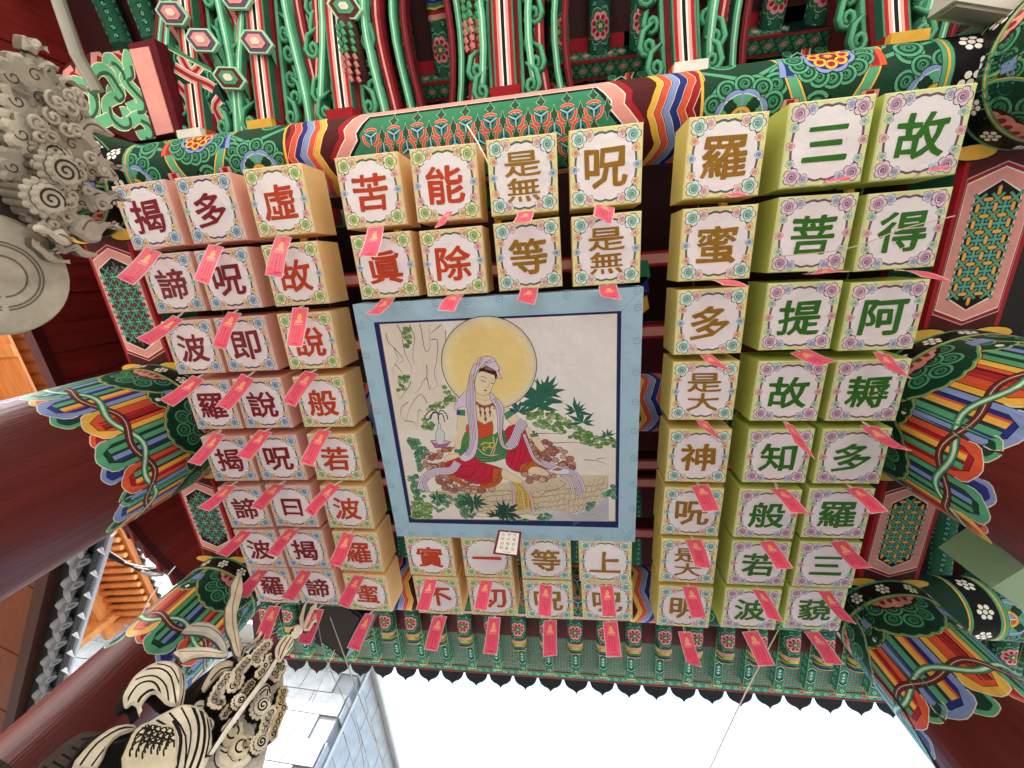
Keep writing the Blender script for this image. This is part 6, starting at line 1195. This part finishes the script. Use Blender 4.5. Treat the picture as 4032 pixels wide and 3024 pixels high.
relief(fb, 'flame', [(0.1527,0.7244),(0.1355,0.7441),(0.1334,0.765),(0.1503,0.7755),(0.1482,0.7833),(0.1537,0.8008),(0.15,0.8226),(0.1589,0.8041),(0.1614,0.7869),(0.1552,0.7649),(0.1512,0.758),(0.158,0.7403),(0.1623,0.7279)], .05, .04, CRM, [(.004, [(0.1513,0.7363),(0.1417,0.7567),(0.1545,0.7712),(0.1593,0.7949)])], INK_)
for P in ([(0.1697,0.7783),(0.1691,0.7964),(0.1722,0.8173),(0.168,0.8342),(0.1804,0.8177),(0.1846,0.792),(0.1945,0.7934),(0.1979,0.8143),(0.1949,0.8366),(0.2052,0.8188),(0.2108,0.7941),(0.2063,0.7689),(0.1868,0.7662)], [(0.2687,0.7615),(0.2669,0.7823),(0.2743,0.7933),(0.2847,0.775),(0.2864,0.7847),(0.2949,0.7635),(0.2887,0.7516)], [(0.2938,0.7217),(0.3097,0.7343),(0.313,0.7525),(0.3196,0.7356),(0.3144,0.7169)], [(0.1102,0.7507),(0.1116,0.7651),(0.117,0.787),(0.1244,0.7686),(0.1228,0.754)]):
    relief(fb, 'flame', P, .03, .03, 'cdbfa6', (), INK_, .004)
def cluster(pts, r, col=CRM):
    for p in pts: relief(fb, 'cloud', scallop(p, r, 6, 4, .2, p[0] * 40), .075, .03, col, [(.0035, spiral(p, r * .5, 1.2, p[0] * 50, 1, 9, .2))], INK_, .003, 0)
cluster([(0.1562,0.6664),(0.1584,0.6526),(0.1581,0.6414),(0.1618,0.629),(0.1645,0.6198),(0.169,0.6134),(0.1806,0.6159)], .018); cluster([(0.1739,0.7242),(0.1722,0.7129),(0.1721,0.7026),(0.1716,0.6904),(0.1818,0.6805),(0.1886,0.6689),(0.1839,0.6589)], .018); cluster([(0.1901,0.7861),(0.188,0.7736),(0.186,0.7613),(0.1841,0.7492),(0.1856,0.7394),(0.1964,0.7393)], .018); cluster([(0.2209,0.7621),(0.2229,0.7398),(0.2262,0.725),(0.2244,0.7159)], .014)
cluster([(0.2591,0.769),(0.2613,0.7574),(0.273,0.7597),(0.2653,0.7469),(0.2595,0.7354),(0.2718,0.734)], .015, 'cdbfa6'); cluster([(0.3144,0.7169),(0.3203,0.7044),(0.3261,0.6922),(0.3408,0.6847),(0.3431,0.6677),(0.3472,0.652),(0.3511,0.6366),(0.3563,0.6256)], .016, 'c2ae8c'); cluster([(0.3173,0.662),(0.3194,0.6489),(0.3232,0.6369),(0.3286,0.6259),(0.3365,0.6098),(0.3396,0.6015)], .018)
cluster([(0.2205,0.6672),(0.2215,0.6867),(0.2212,0.6565),(0.2198,0.6781),(0.2219,0.646),(0.213,0.6168),(0.2129,0.6033),(0.1849,0.6164)], .013, 'a89a84')
rosette3(fb, [(0.2215,0.6343)][0], .020, .09, CRM, INK_)
board = [(0.2429,0.5114),(0.2446,0.7528),(0.2553,0.7723),(0.2764,0.7845),(0.3165,0.7413),(0.3484,0.6599),(0.3985,0.556),(0.2539,0.495)]
relief(fb, 'shield', board, .045, .03, 'c9c2b4', [(.0022, [a, b]) for a, b in zip([(0.2514,0.6539),(0.2571,0.6496),(0.2641,0.6461),(0.2699,0.6437),(0.2768,0.6418),(0.2836,0.64)], [(0.2552,0.6577),(0.2633,0.6546),(0.2685,0.6518),(0.2753,0.65),(0.2817,0.6486),(0.2873,0.6464)])], '57524c', k=0)
relief(fb, 'shield_flower', [(0.2526,0.6655),(0.2424,0.6864),(0.2451,0.7053),(0.2661,0.7167),(0.2861,0.7097),(0.3011,0.6906),(0.3022,0.6726),(0.2987,0.6599)], .065, .02, 'd8cfbc', [(.004, [(0.2529,0.673),(0.2562,0.6937),(0.2675,0.7096),(0.2862,0.6981)]), (.004, [(0.2638,0.675),(0.2645,0.6905),(0.2701,0.7012)]), (.004, [(0.2894,0.6697),(0.2822,0.6884),(0.2736,0.703)]), (.003, [(0.2993,0.6675),(0.291,0.693)])], INK_)
rosette3(fb, [(0.2829,0.6563)][0], .030, .08, 'e0d6c2', INK_); rosette3(fb, [(0.3354,0.5948)][0], .024, .08, 'd8ccb4', INK_)
for c, r in (([(0.259,0.5863)], .03), ([(0.2983,0.5731)], .028), ([(0.2487,0.6009)], .018), ([(0.3085,0.584)], .02)):
    relief(fb, 'knob', scallop(c[0], r, 7, 4, .12), .07, .03, 'd8c8ac', [(.0045, circ(c[0], r * .45, 11))], INK_, .005, 0)
relief(fb, 'cloud', [(0.253,0.5525),(0.2618,0.5657),(0.2838,0.5758),(0.3116,0.5669),(0.3269,0.5799),(0.344,0.5722),(0.3344,0.5443),(0.2907,0.5255),(0.264,0.5338)], .06, .03, CRM, [(.005, [(0.2603,0.5499),(0.2769,0.5513),(0.2861,0.5645)]), (.005, [(0.3177,0.5517),(0.3213,0.5713),(0.3311,0.5756)])], INK_)
relief(fb, 'staff', [(0.232,0.7568),(0.2422,0.7529),(0.2488,0.7014),(0.245,0.6329),(0.2438,0.5697),(0.2444,0.5195),(0.2356,0.5157),(0.231,0.5731),(0.2326,0.6354),(0.2345,0.7054)], .105, .02, 'e8e2d4', (), INK_, .003, 1)
# trident with tassel
relief(fb, 'tassel', [(0.2373,0.7565),(0.217,0.7752),(0.2117,0.7993),(0.214,0.8219),(0.2263,0.8343),(0.2427,0.8324),(0.2544,0.8158),(0.2537,0.797),(0.252,0.7737),(0.2515,0.756)], .10, .04, CRM, [(.0035, [(0.2357,0.7642),(0.2225,0.7875),(0.2219,0.8196)]), (.0035, [(0.2445,0.7606),(0.2362,0.7911),(0.2332,0.8266)]), (.003, [(0.2505,0.7662),(0.2473,0.7977),(0.2443,0.8239)])], INK_)
relief(fb, 'bead', circ([(0.2383,0.8516)][0], .016, 10), .11, .03, CRM, (), INK_, .004, 0); relief(fb, 'bead', circ([(0.2392,0.8384)][0], .014, 10), .105, .03, CRM, (), INK_, .004, 0)
tri_ = [[(0.2399,0.856),(0.2175,0.877),(0.2055,0.9108),(0.2003,0.9334),(0.2075,0.9308),(0.2199,0.9022),(0.233,0.8813),(0.2457,0.8664)], [(0.2432,0.8592),(0.2331,0.899),(0.2282,0.923),(0.2247,0.9188),(0.2342,0.9556),(0.2498,0.9314),(0.2424,0.9282),(0.245,0.9098),(0.2557,0.8643)], [(0.2472,0.8584),(0.2592,0.8682),(0.2588,0.8833),(0.2612,0.9114),(0.2772,0.8981),(0.2682,0.897),(0.2689,0.8812),(0.2696,0.8657),(0.256,0.8561)]]
for P in tri_: relief(fb, 'prong', P, .115, .02, 'd6cab4', (), INK_, .004, 1)
m = MB(); m.box((-.35, .06, -EYE / U), (.15, .14, .40), '3a322a'); m.build('post', M_CARV, fb)

# ================= things outside the gate =================
g = MB(); g.add([(-400, -400, -EYE / U), (400, -400, -EYE / U), (400, 400, -EYE / U), (-400, 400, -EYE / U)], [(0, 1, 2, 3)], '938e86'); tag(g.build('ground', M_GND), kind='structure')
# stone-clad hall in front left
hall = empty('stone_hall', (-3.95, 7.1, 0)); tag(hall, 'grey stone-clad building with pale coping beyond the front eave', 'building')
fd = Vector((-6.75, -.50, 0)).normalized(); fn = Vector((-fd.y, fd.x, 0)); fn = fn if fn.y < 0 else -fn
H0, H1 = -EYE / U, 5.0
m = MB(); m.obox((0, 0, H0), tuple(fd * 12), tuple(-fn * 9), (0, 0, H1 - H0), '6f747a'); m.build('wall', M_STONE, hall)
PW, PH = .62, .34
pm = MB(); g_ = .005; pm.obox((g_, 0, g_), (PW - 2 * g_, 0, 0), (0, -.025, 0), (0, 0, PH - 2 * g_), '8a9096'); PANEL = pm.mesh('stone_panel')
ang = math.atan2(fd.y, fd.x)
for r in range(9):
    for k in range(17):
        p = fd * (k * PW + (PW * .5 if r % 2 else 0) + PW) ; zz = H1 - (r + 1) * PH
        if k * PW > 10.5: continue
        o = new_obj('stone_panel', PANEL, hall, M_STONE); o.location = (p.x, p.y, zz); o.rotation_euler = (0, 0, ang + math.pi)
        o.location += Vector((fn.x, fn.y, 0)) * (.003 + .004 * ((r * 5 + k * 3) % 3))
for r in range(9):
    for k in range(14):
        if r % 2 and k == 13: continue
        o = new_obj('stone_panel', PANEL, hall, M_STONE); o.location = (.004 + .004 * ((r + k) % 3), k * PW + (PW * .5 if r % 2 else 0), H1 - (r + 1) * PH); o.rotation_euler = (0, 0, math.pi / 2)
m = MB(); m.obox((.06, 0, H1), tuple(fd * 12.1), tuple(fn * .55), (0, 0, .16), 'cfd0cc'); m.obox((.02, .0, H1 + .16), tuple(fd * 12.1), tuple(fn * .48), (0, 0, .10), 'dcdcd8')
m.obox((-.2, 0, H1), (.30, 0, 0), (0, 9, 0), (0, 0, .10), 'b9bab6'); m.build('coping', M_MET, hall)
m = MB(); m.tube([(.16, .1, H1 - .02), (.16, 8.5, H1 - .02)], .05, 'b4b8ba', 10); m.tube([(.07, .2, H1 - .05), (.07, .2, H0)], .03, '9a9ea0', 8); m.build('gutter_pipe', M_MET, hall)
# pine eaves of the timber hall at the left
th = empty('timber_hall', (-7.06, 0, 4.2)); tag(th, 'new orange pine timber hall with a row of round rafters and white tile ends', 'building')
pb_ = MB(); pb_.box((0, .004, 0), (1.2, .216, .03), 'd08246'); PB = pb_.mesh('soffit_plank')
for k in range(30):
    o = new_obj('soffit_plank', PB, th, M_PINE); o.location = (-1.95, -1 + k * .22, -.16 + .004 * (k % 3))
for k in range(40):
    o = new_obj('sheathing', PB, th, M_PINE); o.location = (-1.2, -1 + k * .165, .07)
rm = MB(); rm.tube([(-.9, 0, -.10), (.0, 0, 0)], .042, 'c8763a', 10); rm.tube([(0, 0, 0), (.006, 0, .0007)], .040, 'e8a868', 10); RMh = rm.mesh('rafter', True)
for k in range(44):
    if k * .148 - 1 < 1.9: continue
    o = new_obj('rafter', RMh, th, M_PINE); o.location = (0, -1 + k * .148, 0)
m = MB(); m.box((-.03, -1.1, .045), (.05, 5.6, .12), 'c4763c'); m.box((-.80, -1.1, -.26), (-.70, 5.6, -.02), 'd58a4c'); m.build('fascia', M_PINE, th)
tm = MB(); tm.tube([(-.3, 0, .20), (.10, 0, .17)], .055, '7a7f84', 10); tm.tube([(.10, 0, .17), (.115, 0, .169)], .052, 'd8dde2', 10); TMh = tm.mesh('roof_tile')
for k in range(44):
    o = new_obj('roof_tile', TMh, th, M_TILE); o.location = (0, -1 + k * .148, 0)
m = MB(); m.box((-3, -1.1, .13), (.08, 5.6, .16), '3e4246'); m.build('roof', M_TILE, th)
for k in range(5):
    m = MB(); m.box((-.34 - k * .30 + .004, -1.1, -.13), (-.34 - k * .30 + .296, 1.9, -.10), 'd08246'); m.build('soffit_plank', M_PINE, th)
for y_ in (-.2, .55, 1.3): MB().box((-1.9, y_, -.16), (-.02, y_ + .16, -.131), 'd98e4e').build('soffit_batten', M_PINE, th)
m = MB(); m.box((-3.2, -1.1, -4.2 - EYE / U), (-1.9, 5.7, .1), 'a96a3a'); m.box((-3.2, 5.2, -.7), (-.6, 5.3, .1), 'cf8a4e'); m.build('wall', M_PINE, th)
# dark tiled eave close by
ea = empty('tiled_eave', (-2.39 + .06, 1.20 - .08, 1.30), math.atan2(2.44 - 1.20, -3.32 + 2.39)); tag(ea, 'dark brown eave with carved grey tile ends and a white gutter at the left edge', 'roof eave')
m = MB()
for k in range(9): m.box((k * .34 + .004, .05, .02 + .004 * (k % 2)), (k * .34 + .336, 2.2, .05), '6a3518')
m.build('soffit_board', M_LACQ, ea)
m = MB(); m.box((-.05, .10, -.05), (3.1, .16, .02), '3a1c10'); m.box((-.05, 1.0, -.06), (3.1, 1.08, .02), '3a1c10'); m.build('eave_beam', M_LACQ, ea)
def ends():
    m = MB(); m.prism(smooth([(-.03, -.06), (-.055, -.01), (-.05, .04), (0, .07), (.05, .04), (.055, -.01), (.03, -.06), (0, -.075)], 2, True), lambda a, b: (a + .055, .015 + b * .55, -.02 - .01 + b * .2), lambda a, b: (a + .055, .045 + b * .55, .02 + b * .2), '77787c')
    a = m.mesh('drip_tile'); m = MB(); m.tube([(0, -.012, -.022), (0, .03, -.012)], .042, '6c6d72', 14); m.tube([(0, -.016, -.024), (0, -.012, -.022)], .030, '8a8b90', 12); m.tube([(0, -.018, -.024), (0, -.014, -.022)], .014, '5c5d62', 8); b = m.mesh('round_tile', True)
    m = MB(); m.tube([(.03, -.06, -.01), (.05, -.10, -.014)], .012, 'e8eaec', 6, taper=[1, .1]); return a, b, m.mesh('tile_clip')
E1, E2, E3 = ends()
for k in range(15):
    for me, dx in ((E1, .045), (E2, 0), (E3, .02)):
        o = new_obj(me.name.split('.')[0], me, ea, M_TILE if me is not E3 else M_MET); o.location = (k * .185 + dx, -.01, 0); o.scale = (1, 1, 1)
m = MB(); m.box((-.05, -.10, .0), (3.0, -.092, .016), 'a6a8ac')
for q in (-.078, -.062, -.046): m.box((-.05, q, .0), (3.0, q + .007, .02), '3a3c40')
m.box((-.05, -.045, .008), (3.0, .1, .012), '222326'); m.build('gutter', M_MET, ea)
m = MB(); m.box((-.05, .0, .055), (3.1, 2.3, .10), '2c2d30'); m.build('roof', M_TILE, ea)
# loudspeaker by the front left column
sp = empty('loudspeaker', (-1.10, 1.50, 1.22), R_(28)); sp.rotation_euler = (R_(-18), R_(14), R_(24)); tag(sp, 'black loudspeaker cabinet hung under the front beam below the lowest pink lanterns', 'loudspeaker')
m = MB(); m.box((-.15, -.11, -.0), (.15, .11, .17), '1c1c1e'); m.build('cabinet', M_MET, sp); m = MB(); m.box((-.13, -.095, -.006), (.13, .095, -.0005), '3a3634'); m.build('grille', M_DULL, sp)
m = MB(); m.box((-.02, .11, .0), (.02, .13, .2), '2a2a2c'); m.box((-.16, .0, .05), (-.15, .03, .2), '2a2a2c'); m.build('bracket', M_MET, sp)
# pale green lantern outside the right bay
ln = empty('plain_lantern', (1.36, .98, 1.02), R_(38)); tag(ln, 'plain pale green box lantern cut by the right edge', 'lantern')
m = MB(); m.box((-.12, -.10, 0), (.10, .10, .16), 'b8d8ae'); m.build('lantern_body', M_FAB, ln); m = MB(); m.box((-.118, -.098, -.003), (.098, .098, -.0005), 'bcd8b0'); m.build('lantern_face', M_FAB, ln)
# floodlight at the upper right
fl = empty('light_fitting', (1.03, -.50, 1.20), R_(15)); tag(fl, 'pale grey box light fitting beside the rear right column top', 'light fitting')
m = MB(); m.box((-.12, -.05, 0), (.16, .035, .07), 'c2c0b6'); m.build('housing', M_MET, fl); m = MB(); m.box((-.11, .035, .005), (.15, .042, .05), '8e8c84'); m.build('rim', M_MET, fl)
# pipe at the upper left
m = MB(); m.tube([(-1.66, -1.4, 1.44), (-1.66, -.80, 1.44), (-1.65, -.70, 1.46)], .020, '8c8a80', 12); tag(m.build('grey_pipe', M_MET), 'grey metal pipe running up beside the scroll painted bracket board', 'pipe')
# wires
def wire(name, pts, r, col, lab, cat, grp=None):
    P = [Vector(p) for p in pts]; Q = []
    for i in range(len(P) - 1):
        for t in range(6):
            f = t / 6; g0, g1, g2, g3 = P[max(0, i - 1)], P[i], P[i + 1], P[min(len(P) - 1, i + 2)]
            Q.append(.5 * (2 * g1 + (g2 - g0) * f + (2 * g0 - 5 * g1 + 4 * g2 - g3) * f * f + (3 * g1 - g0 - 3 * g2 + g3) * f ** 3))
    Q.append(P[-1]); m = MB(); m.tube(Q, r, col, 6); o = m.build(name, M_DULL); tag(o, lab, cat, grp); return o
def W3(g, z): return (g[0] * z, g[1] * z, z)
WG = [(0.6536,1.1658),(0.5793,1.4973),(0.4969,1.9243)]; wire('cord', [W3(WG[0], 1.1), W3(WG[1], .9), W3(WG[2], .75)], .0022, 'e8e4dc', 'white cord running down across the sky from the inner green lanterns', 'cord')
WG = [(-0.8947,1.2179),(-0.8628,1.6648),(-0.8271,2.148)]; wire('cord', [W3(WG[0], 1.2), W3(WG[1], .95), W3(WG[2], .8)], .0020, 'd8d4cc', 'thin white cord slanting down to the right past the loudspeaker', 'cord')
WG = [(-0.8567,1.2783),(-1.149,1.8078),(-1.4473,2.2527)]; wire('cord', [W3(WG[0], 1.2), W3(WG[1], 1.05), W3(WG[2], .95)], .0018, 'd8d4cc', 'thin white cord slanting down to the left before the stone building', 'cord')
WG = [(-0.9505,1.2343),(-0.9636,1.4461),(-0.9183,1.8256),(-0.9397,2.167)]; wire('cord', [W3(WG[0], 1.2), W3(WG[1], 1.1), W3(WG[2], 1.0), W3(WG[3], .9)], .0016, 'b8b4ac', 'fine grey cord falling from the loudspeaker', 'cord')
WG = [(-1.6404,1.15),(-1.4808,1.0057),(-1.7341,1.2612),(-2.0518,1.6079)]; wire('cord', [W3(WG[1], 1.3), W3(WG[0], 1.25), W3(WG[2], 1.2)], .0028, 'dcd8ce', 'pale cord from the cable bundle down behind the front left column', 'cord')
WG = [(0.9555,1.326),(1.0764,1.4873),(1.2457,1.7704)]; wire('cable', [W3(WG[0], 1.0), W3(WG[1], .92), W3(WG[2], .8)], .0035, '26262a', 'black cable running down the edge of the front right column', 'cable')
WG = [(-1.8427,0.8765),(-1.7474,0.9683),(-1.6343,1.0244),(-1.517,1.0133),(-1.3743,0.9544)]
for k in range(12):
    rr = random.Random(k); dz = rr.uniform(-.02, .02); pts = [W3((g_[0] + rr.uniform(-.012, .012), g_[1] + rr.uniform(-.014, .014)), 1.62 + dz) for g_ in WG]
    wire('cable', pts, .0032 + .002 * rr.random(), '141416' if k % 3 else 'b8b4b0', ('black' if k % 3 else 'pale grey') + ' cable in the bundle sagging between the left columns', 'cable', 'black cables bundled between the left columns' if k % 3 else 'pale cables bundled between the left columns')
WG = [(-1.6396,1.0369),(-1.5993,1.0498),(-1.5531,1.0476)]; tag(MB().tube([W3(g_, 1.6) for g_ in WG], .014, 'a8a6a2', 6).build('cable_tie', M_DULL), 'pale tape wrapped round the cable bundle at the left', 'cable tie')
WG = [(0.7007,0.0695),(0.8089,0.0495),(0.8529,0.0261)]; wire('cord', [W3(g_, .985) for g_ in [(0.4965,0.0274),(0.645,0.0214),(0.7553,-0.0129),(0.8486,-0.031)]], .0012, 'c8b8a8', 'fine cord crossing below the outermost top green lantern', 'cord')
wire('cord', [W3(g_, z) for g_, z in zip([(-0.2066,-0.3172),(-0.181,-0.2737),(-0.1506,-0.2074)], (1.22, 1.15, 1.05))], .0022, 'e8e0d4', 'short white cord over the lattice panel beside the second top row lantern', 'cord')
# suspension wires of the grid of lanterns
for j, (c_, x) in enumerate(((0, -1.10), (2, -.72), (3, -.459), (5, -.076), (7, .366), (9, .752))):
    wire('hanging_wire', [(x, -.30, 1.15), (x, .4, 1.135), (x, 1.15, 1.15)], .0018, '6a6660', 'steel wire over the %s carrying the lanterns' % ('lanterns of the ' + CNAME[c_]), 'wire')

# ---- to metres, standing on the ground ----
for me in bpy.data.meshes: me.transform(Matrix.Scale(U, 4))
for o in bpy.data.objects:
    if o.type in ('MESH', 'EMPTY'):
        o.location = o.location * U
        if o.parent is None: o.location.z += EYE
for me in bpy.data.meshes:
    if me.users == 0: pass
